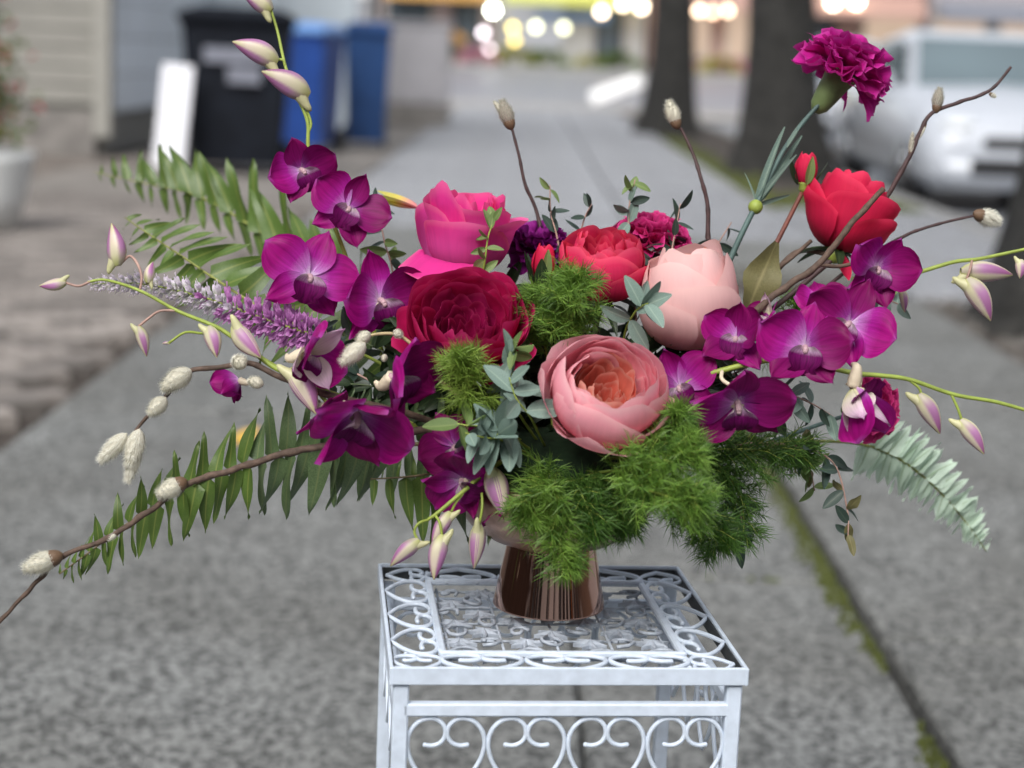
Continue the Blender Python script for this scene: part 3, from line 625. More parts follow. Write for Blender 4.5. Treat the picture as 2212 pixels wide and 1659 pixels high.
fo = MB(); fo.lathe([(0.001, .07), (.058, .072), (.074, .092), (.078, .105), (.07, .125), (.045, .14), (.001, .146)], 24, VM)
tag(fo.build("floral_foam", pm("foam_green", (.012, .03, .012), .95, .4, 80, bmp=.6), smooth=True), "dark green floral foam packed in the copper bowl", "foam")

# ------------------------------------------------------------------ plant materials
m_orch = petal_mat("orchid_petal", [(.0, (.88, .74, .92)), (.14, (.64, .24, .68)), (.38, (.47, .02, .35)), (.65, (.37, .006, .20)), (1, (.40, .008, .21))], vein=.16, trans=.3, rough=.45, edge=(.36, .05, .3))
m_orch_d = petal_mat("orchid_petal_deep", [(.0, (.6, .4, .65)), (.12, (.34, .05, .33)), (.32, (.28, .008, .16)), (1, (.21, .003, .09))], vein=.16, trans=.28, rough=.45, edge=(.3, .03, .22))
m_lip = petal_mat("orchid_lip", [(.0, (.8, .7, .7)), (.18, (.62, .4, .6)), (.35, (.2, .006, .14)), (1, (.16, .004, .09))], vein=.25)
m_cream = pm("orchid_cream", (.76, .66, .5), .5, .15, 80, trans=.2)
m_pale = petal_mat("orchid_pale_sepal", [(.0, (.62, .64, .3)), (.3, (.78, .72, .58)), (.75, (.78, .58, .7)), (1, (.5, .25, .45))], vein=.08)
m_gstem = pm("green_stem", (.26, .33, .06), .5, .2, 90)
m_mauvestem = pm("mauve_pedicel", (.38, .24, .2), .5, .25, 90)
m_twig = pm("brown_twig", (.10, .065, .048), .75, .4, 160, bmp=.6, bdist=.001)
m_twig_d = pm("dark_red_twig", (.055, .028, .028), .6, .35, 160, bmp=.5, bdist=.001)
m_twig_p = pm("pale_twig", (.5, .4, .22), .7, .25, 120, bmp=.4, bdist=.001)
m_cat = pm("willow_catkin", (.66, .63, .52), .9, .2, 300, trans=.15); m_catd = pm("grey_catkin", (.3, .27, .22), .9, .3, 300, trans=.1)
m_fur = pm("catkin_hair", (.8, .79, .7), .8, .1, 100, trans=.3, rv=.03)
m_scale = pm("bud_scale", (.14, .085, .05), .6, .3, 80)
m_fern = leaf_mat("fern_green", (.065, .11, .045), (.13, .19, .085), mid=(.15, .19, .08), rough=.36)
m_fern_l = leaf_mat("fern_yellow_green", (.065, .125, .025), (.115, .18, .04), mid=(.2, .24, .06), rough=.4)
m_fern_p = leaf_mat("fern_mint_back", (.55, .70, .57), (.68, .80, .68), mid=(.3, .42, .25), rough=.6)
m_rach = pm("fern_rachis", (.22, .24, .06), .6, .25, 80); m_rachb = pm("brown_rachis", (.15, .115, .06), .6, .3, 80)
m_euc = leaf_mat("eucalyptus_leaf", (.14, .215, .185), (.23, .315, .27), mid=(.28, .37, .3), rough=.55, trans=.12, spec=.3)
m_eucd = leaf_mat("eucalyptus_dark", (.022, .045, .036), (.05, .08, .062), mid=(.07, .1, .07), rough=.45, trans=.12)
m_eucy = leaf_mat("eucalyptus_young", (.13, .21, .06), (.2, .28, .1), mid=(.26, .33, .12), rough=.5, trans=.25)
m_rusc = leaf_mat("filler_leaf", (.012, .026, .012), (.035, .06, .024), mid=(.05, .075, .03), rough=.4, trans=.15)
m_olive = leaf_mat("olive_leaf", (.12, .115, .045), (.19, .17, .07), mid=(.25, .22, .1), rough=.6)
m_asp = leaf_mat("asparagus_needle", (.05, .13, .016), (.22, .37, .06), trans=.35, rv=.12); m_aspd = leaf_mat("asparagus_dark", (.035, .10, .012), (.09, .19, .03), trans=.3, rv=.1)
m_aspl = leaf_mat("asparagus_light", (.16, .27, .035), (.30, .42, .08), trans=.35, rv=.1)
m_ver = petal_mat("veronica_purple", [(0, (.62, .27, .6)), (1, (.70, .33, .68))], vein=.1); m_verw = petal_mat("veronica_white", [(0, (.5, .55, .4)), (.6, (.82, .76, .84)), (1, (.84, .72, .86))], vein=.05)
def bud_mat():
    m, n, p, o = nodes("orchid_bud_skin")
    uvn = n.nodes.new("ShaderNodeTexCoord"); sp = n.nodes.new("ShaderNodeSeparateXYZ"); n.links.new(uvn.outputs["UV"], sp.inputs[0])
    ns = tex(n, "ShaderNodeTexNoise", 60, detail=3)
    m1 = n.nodes.new("ShaderNodeMath"); m1.operation = 'MULTIPLY_ADD'; n.links.new(sp.outputs[0], m1.inputs[0]); m1.inputs[1].default_value = 18.85; n.links.new(ns.outputs["Fac"], m1.inputs[2])
    m2 = n.nodes.new("ShaderNodeMath"); m2.operation = 'SINE'; n.links.new(m1.outputs[0], m2.inputs[0])
    m3 = n.nodes.new("ShaderNodeMath"); m3.operation = 'MULTIPLY_ADD'; n.links.new(m2.outputs[0], m3.inputs[0]); m3.inputs[1].default_value = .5; m3.inputs[2].default_value = .5
    base = ramp(n, [(.0, (.52, .55, .2)), (.25, (.66, .62, .42)), (.7, (.68, .58, .48)), (1, (.5, .5, .22))], sp.outputs[1])
    pur = ramp(n, [(.12, (.5, .45, .35)), (.4, (.46, .22, .42)), (.85, (.36, .12, .30)), (1, (.25, .14, .15))], sp.outputs[1])
    k = ramp(n, [(.25, (0, 0, 0)), (.75, (1, 1, 1))], m3.outputs[0]); c = mixc(n, base, pur, k); c = rnd_value(n, c, .12)
    n.links.new(c, p.inputs["Base Color"]); p.inputs["Roughness"].default_value = .45; translucent(n, p, o, c, .18); return m
m_bud = bud_mat()

# ------------------------------------------------------------------ leaf and petal shapes
def tepal(name, mat, L, Wd, pw, ex, bend, cup, ruf, seed, nu=8, nt_=9, point=0):
    random.seed(seed); ph = random.random() * 6; ph2 = random.random() * 6
    def fn(u, t):
        wv = Wd / 2 * (.06 * (1 - t) + max(0, math.sin(math.pi * min(.999, t ** ex))) ** pw) if t > 0 else Wd / 2 * .1
        x = L * t - point * L * .06 * u * u * t; y = u * wv
        z = bend * L * t * t + cup * wv * u * u - .05 * L * math.exp(-(u * 5) ** 2) * math.sin(math.pi * t) + ruf * L * t * (math.sin(u * 4 + ph) * abs(u) + .6 * math.sin(t * 7 + ph2) * u)
        return (x, y, z)
    v, f, uv = grid(fn, nu, nt_); return me(name, v, f, mat, uv)
PET = [tepal("petal", m, 1.0, 1.0, .62, 1.2, b, .14, .10, s_) for m, b, s_ in ((m_orch, .10, 1), (m_orch, -.12, 2), (m_orch_d, .05, 3), (m_orch, -.2, 4), (m_orch_d, .18, 5))]
SEP = [tepal("sepal", m, 1.0, .66, .74, 1.0, b, .22, .08, s_, point=1) for m, b, s_ in ((m_orch, .08, 6), (m_orch_d, -.1, 7), (m_orch, -.18, 8), (m_orch_d, .16, 9))]
SEPP = tepal("sepal", m_pale, 1.0, .6, .8, .9, .1, .35, .03, 11, point=1)
def lipmesh():
    def fn(u, t):
        wv = (.16 + .26 * math.sin(math.pi * min(1, t * 1.15)) ** .7) if t < .8 else .42 * math.cos((t - .8) / .2 * math.pi / 2 * .93) + .03
        a = u * (1.5 * (1 - t) ** .8 + .15)
        x = -.02 + .62 * t + .1 * t * t; z = .10 + .34 * math.sin(t * 1.9) - .3 * t * t
        return (x, wv * u, z + (1 - math.cos(a)) * .30 + .03 * math.sin(u * 9) * t)
    v, f, uv = grid(fn, 8, 9); return me("lip", v, f, m_lip, uv)
LIP = lipmesh()
def heart_of_flower():
    mb = MB()
    mb.tube(smooth([(.0, 0, .02), (.12, 0, -.12), (.2, 0, -.26), (.12, 0, -.36)], 3), [.14, .12, .13, .12, .11, .10, .09, .07, .05, .03], 8)
    return mb.mesh("flower", m_cream)
COL = heart_of_flower()
m_colm = pm("orchid_column", (.55, .36, .40), .5, .25, 120, trans=.2)
CLM = MB().tube(smooth([(0, 0, -.02), (-.01, 0, .08), (.03, 0, .16), (.08, 0, .2)], 3), [.08, .07, .062, .06, .06, .06, .062, .064, .062, .045], 8).ball((.085, 0, .195), .055, 8, 6).mesh("column", m_colm)
def orchid(t, px, face, roll, size, cup=0, seed=0, pale=False, skip=()):
    rs = random.Random(seed + int(px[0] * 7 + px[1]))
    pos = S(*px); W = frame(pos, VD(*face), VD(0, 1, 0), size * .01, R(roll))
    # local: Z faces out, Y up; tepals run along local X before being turned
    fl_ = ob("flower", COL, t, W @ Matrix.Rotation(R(-90), 4, 'Z'))
    for k, (ang, pool, sc, cc) in enumerate(((90, SEP, .95, 0), (14, PET, 1.0, 4), (166, PET, 1.0, 4), (228, SEP, .95, -6), (312, SEP, .95, -6))):
        if k in skip: continue
        c = R(cup + cc + rs.uniform(-9, 9)); a = R(ang + rs.uniform(-9, 9)); s_ = sc * rs.uniform(.93, 1.07)
        m = SEPP if (pale and pool is SEP) else rs.choice(pool)
        Lm = Matrix.Rotation(a, 4, 'Z') @ Matrix.Rotation(-c, 4, 'Y') @ Matrix.Rotation(R(rs.uniform(-14, 14)), 4, 'X') @ Matrix.Translation((.03, 0, .012 if pool is PET else 0)) @ Matrix.Diagonal((s_, s_ * rs.uniform(.88, 1.14), s_, 1))
        ob("petal" if pool is PET else "sepal", m, fl_, W @ Lm)
    ob("column", CLM, fl_, W @ Matrix.Rotation(R(-90), 4, 'Z'))
    ob("lip", LIP, fl_, W @ Matrix.Rotation(R(270), 4, 'Z') @ Matrix.Diagonal((.8, .8, .8, 1)))
    return pos, W
def budmesh():
    mb = MB(); n = 12; k = 12; v = []; f = []; uv = []
    for i in range(k + 1):
        t = i / k; r = .265 * max(.0, math.sin(math.pi * min(1, (t * .94 + .045) ** .78))) ** .8 * (1 - .12 * t)
        for j in range(n):
            a = 6.2832 * j / n; rr = r * (1 + .07 * math.cos(3 * a))
            v.append(Vector((rr * math.cos(a) - .05 * math.sin(math.pi * t) + .02, rr * math.sin(a), t))); uv.append((j / n, t))
    for i in range(k):
        for j in range(n): a = i * n + j; c = i * n + (j + 1) % n; f.append((a, c, c + n, a + n))
    mb.add(v, f, uv)
    n0 = len(mb.v); mb.tube(smooth([(.03, 0, .26), (.13, 0, .10), (.22, 0, -.02), (.29, 0, -.16)], 3), [.17, .16, .145, .13, .115, .10, .088, .075, .06, .02], 10)
    mb.uv = mb.uv[:n0] + [(u_ * .0 + .22, .12 + .1 * (1 - v_)) for u_, v_ in mb.uv[n0:]]
    return mb.mesh("bud", m_bud)
BUD = budmesh()
def bud(t, base, tip, spur=(1, 0, 0), fat=1.0):
    a, b = S(*base), S(*tip); L = (b - a).length
    return ob("bud", BUD, t, frame(a, b - a, (b - a).cross(VD(*spur)), (L * fat * .95, L * fat * .95, L)))
def pedicel(t, pts, r=.0011, mat=None): return MB().tube(smooth(Q(pts), 4), r, 6).build("pedicel", mat or m_gstem, t)
def stem(t, pts, r, mat, name="stem", n=8, knob=0, wob=0):
    p = smooth([q if isinstance(q, Vector) else S(*q) for q in pts], 8)
    if wob: p = [q + Vector((noise.noise(q * 90), noise.noise(q * 90 + Vector((5, 0, 0))), noise.noise(q * 90 + Vector((0, 9, 0))))) * wob for q in p]
    k = len(p); rr = [r[0] + (r[1] - r[0]) * i / (k - 1) for i in range(k)]
    if knob: rr = [q * (1 + knob * max(0, math.sin(i * .9)) ** 6) for i, q in enumerate(rr)]
    return MB().tube(p, rr, n).build(name, mat, t)
def leafmesh(name, mat, wd=.45, pw=.8, ex=.9, fold=.12, bend=-.12, nu=4, nt_=8, serr=0, wave=0):
    def fn(u, t):
        wv = wd / 2 * max(.015, math.sin(math.pi * min(.985, t ** ex * .97 + .012))) ** pw * (1 + serr * ((t * 17) % 1 - .5) * abs(u))
        return (t, u * wv, fold * abs(u) * wv * 2 + bend * t * t + wave * math.sin(t * 9) * u * wv)
    v, f, uv = grid(fn, nu, nt_); return me(name, v, f, mat, uv)
EUC = [leafmesh("leaf", m_euc, .46, .7, .85, .15, b) for b in (-.1, -.25, .08)]; EUCD = [leafmesh("leaf", m_eucd, .42, .75, .85, .15, b) for b in (-.15, .1)]
EUCY = [leafmesh("leaf", m_eucy, .44, .75, .85, .2, b) for b in (-.15, .1)]; RUS = [leafmesh("leaf", m_rusc, .42, .8, .8, .15, b) for b in (-.2, .05, -.4)]
OLI = [leafmesh("leaf", m_olive, .42, .8, .9, .1, -.2, wave=.3)]
def put_leaf(t, mesh, base, d, up, L, name="leaf", wsc=1.0):
    d = Vector(d).normalized(); n = Vector(up) - d * d.dot(Vector(up))
    if n.length < 1e-3: n = d.orthogonal()
    n.normalize(); y = n.cross(d)
    return ob(name, mesh, t, Matrix(((d.x * L, y.x * L * wsc, n.x * L, base[0]), (d.y * L, y.y * L * wsc, n.y * L, base[1]), (d.z * L, y.z * L * wsc, n.z * L, base[2]), (0, 0, 0, 1))))
VBC = (1192, 1035, 0)                                         # where the stems meet in the bowl
# ------------------------------------------------------------------ roses
def rpetal(Rr, H, th, hwid, curl, ruf, rs, tip=0.0, nu=12, nt_=10, lay=.07, sag=0):
    p1, p2, p3 = rs.random() * 6, rs.random() * 6, rs.random() * 6; q = rs.uniform(2.2, 3.4); asym = rs.uniform(-.14, .14)
    ct = 1 - math.cos(th)
    def fn(u, t):
        te = t * (1 - .27 * abs(u) ** 3.0 + asym * u * .5 + tip * math.exp(-(u * 4) ** 2) * t ** 3) + .025 * t * math.sin(u * q * 2 + p3)
        a = te * th; r = Rr * (.10 + .90 * math.sin(min(a, 1.5)) if a < 1.5 else math.sin(a) * .9 + .1); z = H * (1 - math.cos(a)) / ct
        k = sst(.68, 1.0, te); r += curl * Rr * k * k; z -= abs(curl) * .45 * H * k * k + sag * k * H
        r *= 1 + lay * u + .03 * math.sin(u * 3 + p1)
        r += ruf * Rr * k * math.sin(u * q * 2 + p2) * .5 + ruf * Rr * .25 * te * math.sin(te * 5 + p1 + u * 2)
        w_ = hwid * (.45 + .55 * math.sin(min(1, te * 1.25) * math.pi / 2)); ph = u * w_ * (1 - .10 * sst(.55, 1, t))
        return (r * math.cos(ph), r * math.sin(ph), z)
    return grid(fn, nu, nt_)
def rose(name, label, px, axis, rad, layers, seed, tail, roll=0, sepals=True, group=None, stemmat=None):
    """layers: (count, R from, R to, H from, H to, theta from, theta to, half width deg, curl, ruffle, material, tip)"""
    rs = random.Random(seed); pos = S(*px); t = T(name, label, "rose", S(*tail[0]) if not isinstance(tail[0], Vector) else tail[0], group)
    ax = VD(*axis); W = frame(pos, ax, VD(0, 1, .2), rad * .01, R(roll))
    g_ = 0
    for (n, r0, r1, h0, h1, t0, t1, hwd, curl, ruf, mat, tip) in layers:
        for k in range(n):
            q = k / max(1, n - 1); rr = r0 + (r1 - r0) * q; hh = h0 + (h1 - h0) * q; th = R(t0 + (t1 - t0) * q + rs.uniform(-4, 4))
            v, f, uv = rpetal(rr, hh * rs.uniform(.95, 1.05), th, R(hwd * rs.uniform(.85, 1.15)), curl * rs.uniform(.5, 1.5), ruf, rs, tip * rs.uniform(0, 1.6))
            g_ += R(137.5) + rs.uniform(-.2, .2)
            M4 = Matrix.Rotation(g_, 4, 'Z') @ Matrix.Rotation(R(rs.uniform(-4, 4)), 4, 'Y')
            ob("petal", me("petal", v, f, mat, uv), t, W @ M4)
    if sepals:
        for k in range(5):
            b = pos + ax * .001; d = (W.to_3x3() @ Vector((math.cos(k * 1.2566), math.sin(k * 1.2566), -.25))).normalized()
            put_leaf(t, RUS[0], b, d, ax, rad * .012, "sepal", .5)
        MB().ball(pos - ax * .004, .008, 10, 6).build("rose_hip", m_gstem, t)
    if len(tail) > 1: stem(t, tail, (.0024, .0022), stemmat or m_rosestem)
    return t
m_rosestem = pm("rose_stem", (.07, .10, .04), .55, .3, 60)
m_r1 = petal_mat("hot_pink_petal", [(0, (.5, .05, .25)), (.35, (.78, .10, .44)), (.8, (.88, .045, .34)), (1, (.9, .065, .36))], vein=.04, trans=.35, edge=(.9, .13, .38))
m_r1o = petal_mat("hot_pink_outer", [(0, (.4, .03, .16)), (.4, (.80, .14, .50)), (.85, (.84, .085, .42)), (1, (.9, .08, .38))], vein=.05, trans=.3, edge=(.9, .17, .42))
m_r2 = petal_mat("crimson_petal", [(0, (.2, .004, .03)), (.5, (.42, .006, .075)), (1, (.52, .01, .105))], vein=.05, trans=.25, edge=(.6, .03, .15))
m_r2i = petal_mat("crimson_inner", [(0, (.12, .002, .02)), (.6, (.32, .005, .075)), (1, (.5, .016, .14))], vein=.05, trans=.22, edge=(.58, .04, .18))
m_r3 = petal_mat("coral_red_petal", [(0, (.55, .02, .09)), (.6, (.72, .026, .12)), (1, (.84, .045, .15))], vein=.05, trans=.3, edge=(.88, .10, .2))
m_r4 = petal_mat("blush_petal", [(0, (.8, .32, .31)), (.45, (.92, .54, .54)), (1, (.94, .64, .63))], vein=.03, trans=.35, edge=(.9, .62, .6))
m_r4b = petal_mat("peach_petal", [(0, (.7, .3, .22)), (.5, (.85, .42, .33)), (1, (.85, .38, .27))], vein=.03, trans=.35)
m_r5 = petal_mat("pink_petal", [(0, (.8, .2, .22)), (.45, (.92, .36, .43)), (1, (.94, .45, .53))], vein=.04, trans=.35, edge=(.95, .56, .6))
m_r5i = petal_mat("peach_heart_petal", [(0, (.66, .07, .03)), (.5, (.8, .17, .10)), (1, (.87, .34, .27))], vein=.04, trans=.35, edge=(.9, .5, .4))
m_r6 = petal_mat("red_rose_petal", [(0, (.35, .01, .04)), (.5, (.6, .016, .07)), (1, (.68, .02, .08))], vein=.05, trans=.28, edge=(.74, .04, .11))
# cupped pink rose with a peach heart
rose("garden_rose", "full pink cabbage rose with a peach heart above the green asparagus fern", (1292, 908, -9), (.17, .62, .76), 4.5, [
    (14, .16, .42, .70, 1.0, 92, 108, 46, -.05, .14, m_r5i, .0), (10, .42, .58, 1.0, 1.14, 108, 112, 52, -.04, .12, m_r5i, .0), (14, .60, .84, 1.16, 1.30, 112, 118, 52, -.04, .08, m_r5, .0),
    (9, .86, 1.0, 1.32, 1.30, 120, 121, 58, -.02, .05, m_r5, .0), (4, 1.03, 1.05, 1.05, .85, 106, 98, 54, .12, .07, m_r5, .10)], 11, [VB, (1280, 985, -5), (1292, 918, -8.6)], 20, sepals=False)
# open crimson rose
rose("garden_rose", "open crimson many petalled rose below the hot pink rose", (1006, 752, -5), (.02, .60, .80), 4.75, [
    (14, .14, .40, .52, .66, 94, 102, 46, -.03, .16, m_r2i, .12), (14, .42, .62, .70, .86, 102, 103, 46, -.02, .12, m_r2i, .06), (16, .64, .86, .88, .98, 103, 101, 48, .0, .08, m_r2, .06), (11, .88, 1.04, .96, .80, 99, 90, 54, .05, .06, m_r2, .03),
    (3, 1.07, 1.1, .6, .55, 84, 82, 40, .12, .10, m_r2, .06)], 23, [VB, (1050, 880, -3), (1010, 770, -4.5)], 0, sepals=False)
# hot pink hybrid rose
rose("hybrid_rose", "tall hot pink rose with one outer petal folded down", (1003, 592, 2), (.07, .95, .32), 4.0, [
    (9, .12, .42, 1.45, 1.62, 106, 114, 60, .03, .22, m_r1, 0), (6, .48, .68, 1.66, 1.70, 112, 116, 70, .12, .18, m_r1, .0), (4, .76, .88, 1.66, 1.60, 114, 114, 78, .18, .14, m_r1o, .0), (3, .95, 1.0, 1.5, 1.42, 110, 108, 80, .20, .12, m_r1o, .03)], 5, [VB, (1080, 800, 1), (1005, 598, 2)], 62)
hp = bpy.data.objects["hybrid_rose"]; W = frame(S(1003, 592, 2), VD(.07, .95, .32), VD(0, 1, .2), .040, 0)
v, f, uv = rpetal(1.12, .92, R(84), R(60), .55, .10, random.Random(4), .0, sag=.5); ob("petal", me("petal", v, f, m_r1, uv), hp, W @ Matrix.Rotation(R(212), 4, 'Z'))
v, f, uv = rpetal(.90, 2.0, R(102), R(34), .16, .08, random.Random(9), .04); ob("petal", me("petal", v, f, m_r1, uv), hp, frame(S(1003, 592, 2), VD(.05, .97, .25), VD(0, 1, .2), .0405, 0) @ Matrix.Rotation(R(200), 4, 'Z'))
# coral red rose
rose("garden_rose", "ruffled coral red rose behind the asparagus tuft", (1303, 642, 0), (-.02, .86, .5), 3.4, [
    (16, .15, .55, 1.1, 1.5, 108, 122, 46, .02, .24, m_r3, .06), (14, .55, .82, 1.5, 1.52, 118, 123, 50, .02, .2, m_r3, .05), (8, .88, 1.0, 1.50, 1.4, 119, 117, 66, .0, .08, m_r3, .02), (3, 1.02, 1.03, 1.1, 1.0, 104, 98, 58, .04, .06, m_r3, 0)], 31, [VB, (1260, 820, 1), (1300, 650, 0)], 0)
# blush globe rose
rose("garden_rose", "closed blush pink globe rose with a peach petal", (1500, 752, -2), (-.12, .96, .22), 3.95, [
    (8, .2, .6, 1.75, 1.98, 114, 128, 56, .04, .22, m_r4b, .0), (5, .66, .84, 2.02, 2.02, 130, 134, 74, .03, .14, m_r4, .0), (4, .90, .98, 1.95, 1.8, 132, 126, 86, .02, .06, m_r4, .03), (3, 1.05, 1.08, 1.45, 1.3, 114, 108, 80, .03, .06, m_r4, .03)], 44, [VB, (1400, 880, 0), (1498, 760, -2)], 20)
# red rose leaning out at the right
rose("garden_rose", "red rose seen from the side on a long bare stem", (1806, 540, 4), (.28, .95, .04), 3.5, [
    (10, .16, .58, 1.6, 1.82, 114, 124, 54, .04, .24, m_r6, .0), (5, .64, .84, 1.84, 1.8, 126, 128, 70, .05, .2, m_r6, .0), (4, .91, .98, 1.72, 1.55, 122, 116, 76, .09, .16, m_r6, .03), (3, 1.04, 1.07, 1.2, 1.0, 102, 96, 66, .12, .14, m_r6, .06)], 57, [(1590, 690, 2), (1650, 620, 3), (1720, 545, 4), (1796, 550, 4)], 80, stemmat=m_twig)
rr_ = [o for o in bpy.data.objects if o.get("label", "").startswith("red rose seen")][0]
put_leaf(rr_, leafmesh("petal", m_r6, .5, .8, .9, .2, .3), S(1815, 545, 3), VD(.05, -1, .2), VD(.5, .1, 1), .026, "petal")
# rose buds
def rosebud(label, base, tip, mat, tail, wd=.8, stemm=None):
    a, b = S(*base), S(*tip); L = (b - a).length; ax = (b - a).normalized(); t = T("rose_bud", label, "rose bud", tail[0] if isinstance(tail[0], Vector) else S(*tail[0]), "closed rose buds")
    rs = random.Random(int(base[0])); W = frame(a, ax, VD(0, 0, 1), L)
    for k in range(6):
        v, f, uv = rpetal(.30 - .02 * (5 - k) * .6, 1.0 - .03 * k, R(142), R(75), 0, .03, rs, .05); ob("petal", me("petal", v, f, mat, uv), t, W @ Matrix.Rotation(k * 2.4, 4, 'Z') @ Matrix.Diagonal((wd * 1.1, wd * 1.1, 1, 1)))
    for k in range(5):
        d = (W.to_3x3() @ Vector((math.cos(k * 1.2566 + .5) * .42, math.sin(k * 1.2566 + .5) * .42, .9))).normalized(); o_ = W @ Vector((math.cos(k * 1.2566 + .5) * .2 * wd, math.sin(k * 1.2566 + .5) * .2 * wd, .02))
        put_leaf(t, EUCY[0] if k % 2 else RUS[1], o_, d, o_ - a, L * .85, "sepal", .75)
    hp_ = MB(); hp_.lathe([(.001, -.22), (.09, -.2), (.16, -.1), (.15, .02), (.2, .08), (.12, .12)], 14, W); hp_.build("rose_hip", m_gstem, t)
    stem(t, tail, (.0022, .0019), stemm or m_rosestem); return t
rosebud("closed red rose bud beside the red rose", (1737, 402, 4), (1745, 330, 4), m_r6, [(1590, 720, 1), (1640, 600, 2), (1690, 500, 3), (1733, 415, 4)], 1.1, pm("red_stem", (.16, .05, .035), .55, .3, 50))
rosebud("closed red rose bud below the purple carnation", (1172, 612, -1), (1178, 528, -1), m_r6, [VB, (1180, 800, 0), (1171, 625, -1)], .95)
# ------------------------------------------------------------------ carnations
m_c1 = petal_mat("magenta_carnation", [(0, (.3, .02, .13)), (.6, (.56, .013, .27)), (1, (.64, .022, .35))], vein=.1, trans=.3, edge=(.56, .05, .33))
m_c2 = petal_mat("purple_carnation", [(0, (.2, .01, .16)), (1, (.30, .02, .26))], vein=.18, trans=.28)
m_c3 = petal_mat("cerise_carnation", [(0, (.5, .02, .14)), (1, (.62, .025, .20))], vein=.18, trans=.3, edge=(.7, .06, .26))
m_cal = pm("carnation_calyx", (.13, .18, .07), .55, .3, 60); m_cst = pm("blue_green_stem", (.07, .12, .11), .55, .25, 60)
CLEAF = leafmesh("leaf", leaf_mat("carnation_leaf", (.10, .16, .14), (.16, .22, .18), mid=(.2, .27, .2), rough=.6), .09, .6, .6, .5, -.1)
def carnation(label, base, axis, rad, mat, tail, n=46, seed=0, flat=78):
    rs = random.Random(seed); pos = S(*base); ax = VD(*axis); W = frame(pos, ax, VD(0, 1, 0), rad * .01)
    t = T("carnation", label, "carnation", tail[0] if isinstance(tail[0], Vector) else S(*tail[0]), "ruffled carnations")
    for k in range(n):
        q = ((k + .5) / n) ** .6; pol = R(6 + flat * q + rs.uniform(-9, 9)); L = .98 - .18 * (1 - q) + rs.uniform(-.08, .08); p1, p2 = rs.random() * 6, rs.random() * 6; wd = rs.uniform(.5, .72); fr = rs.uniform(3.4, 5.6)
        def fn(u, t_):
            s_ = t_ ** .9; wv = .05 + wd * sst(.25, 1.0, t_); a = sst(.35, 1, t_)
            y = u * wv; x = L * s_ * (1 - .12 * u * u) + .025 * math.sin(u * 21 + p2) * a
            z = (.13 * math.sin(u * fr + p1) + .07 * math.sin(u * fr * 2.3 + p2) + .07 * math.sin(t_ * 8 + p1)) * a - .18 * q * t_ * t_
            return (x, y, z)
        v, f, uv = grid(fn, 14, 7)
        M4 = Matrix.Rotation(k * 2.39996 + rs.uniform(-.3, .3), 4, 'Z') @ Matrix.Rotation(-(math.pi / 2 - pol), 4, 'Y') @ Matrix.Rotation(rs.uniform(-.5, .5), 4, 'X')
        ob("petal", me("petal", v, f, mat, uv), t, W @ M4)
    cl = MB(); cl.lathe([(.001, -.95), (.1, -.93), (.2, -.8), (.25, -.55), (.29, -.25), (.36, .05), (.33, .1)], 14, W); cl.build("calyx", m_cal, t)
    stem(t, tail, (.0026, .0017), m_cst); return t
c1 = carnation("single magenta carnation standing highest on a jointed stem", (1818, 160, 3), (.55, .80, .20), 4.0, m_c1, [(1560, 600, 2), (1600, 510, 2), (1645, 420, 2.5), (1690, 330, 3), (1735, 265, 3), (1782, 212, 3)], 36, 2, 86)
nd = MB(); nd.ball(S(1632, 447, 2.4), .0062, 10, 8); nd.build("stem_node", m_gstem, c1)
for (bx, by, tx, ty, L) in ((1634, 445, 1735, 285, 0), (1634, 445, 1690, 268, 0), (1634, 445, 1612, 370, 0), (1636, 440, 1716, 330, 0), (1700, 320, 1745, 240, 0), (1634, 445, 1712, 418, 0)):
    a, b = S(bx, by, 2.4), S(tx, ty, 2.4 + jit(2)); put_leaf(c1, CLEAF, a, b - a, VD(jit(.8), .2, 1), (b - a).length, "leaf", random.uniform(.7, 1.3))
carnation("purple carnation half hidden behind the hot pink rose", (1160, 545, 5), (.05, .85, .4), 3.0, m_c2, [VB, (1175, 760, 3), (1160, 570, 5)], 36, 4, 80)
carnation("cerise carnation behind the coral rose and eucalyptus", (1405, 535, 5), (.1, .9, .35), 3.3, m_c3, [VB, (1330, 760, 3), (1400, 565, 5)], 38, 6, 82)
carnation("small cerise carnation peeping out over the blush rose", (1488, 575, 3), (.35, .75, .4), 2.0, m_c3, [VB, (1400, 760, 2), (1480, 590, 3)], 26, 8, 75)
carnation("cerise carnation low at the right behind the half open orchid", (1880, 880, 4), (.75, .1, .45), 2.7, m_c3, [VB, (1500, 1000, 2), (1850, 890, 4)], 30, 9, 80)
# yellow and pink lily bud behind the orchids
yt = T("lily_bud", "blurred yellow lily bud tipped pink behind the hot pink rose", "lily bud", S(1000, 700, 8))
m_yel = petal_mat("yellow_pink_petal", [(0, (.75, .2, .3)), (.3, (.8, .4, .3)), (.55, (.74, .64, .14)), (1, (.6, .58, .16))], vein=.06)
for k in range(4): put_leaf(yt, leafmesh("petal", m_yel, .32, .8, .9, .2, .1), S(905, 450, 9), S(800, 418, 9 + k) - S(905, 450, 9) + VD(0, jit(1), jit(1)) * .006, VD(0, 1, .4 * k), .042, "petal")
stem(yt, [VB, (1000, 700, 8), (940, 500, 9), (905, 450, 9)], (.002, .0016), m_gstem)

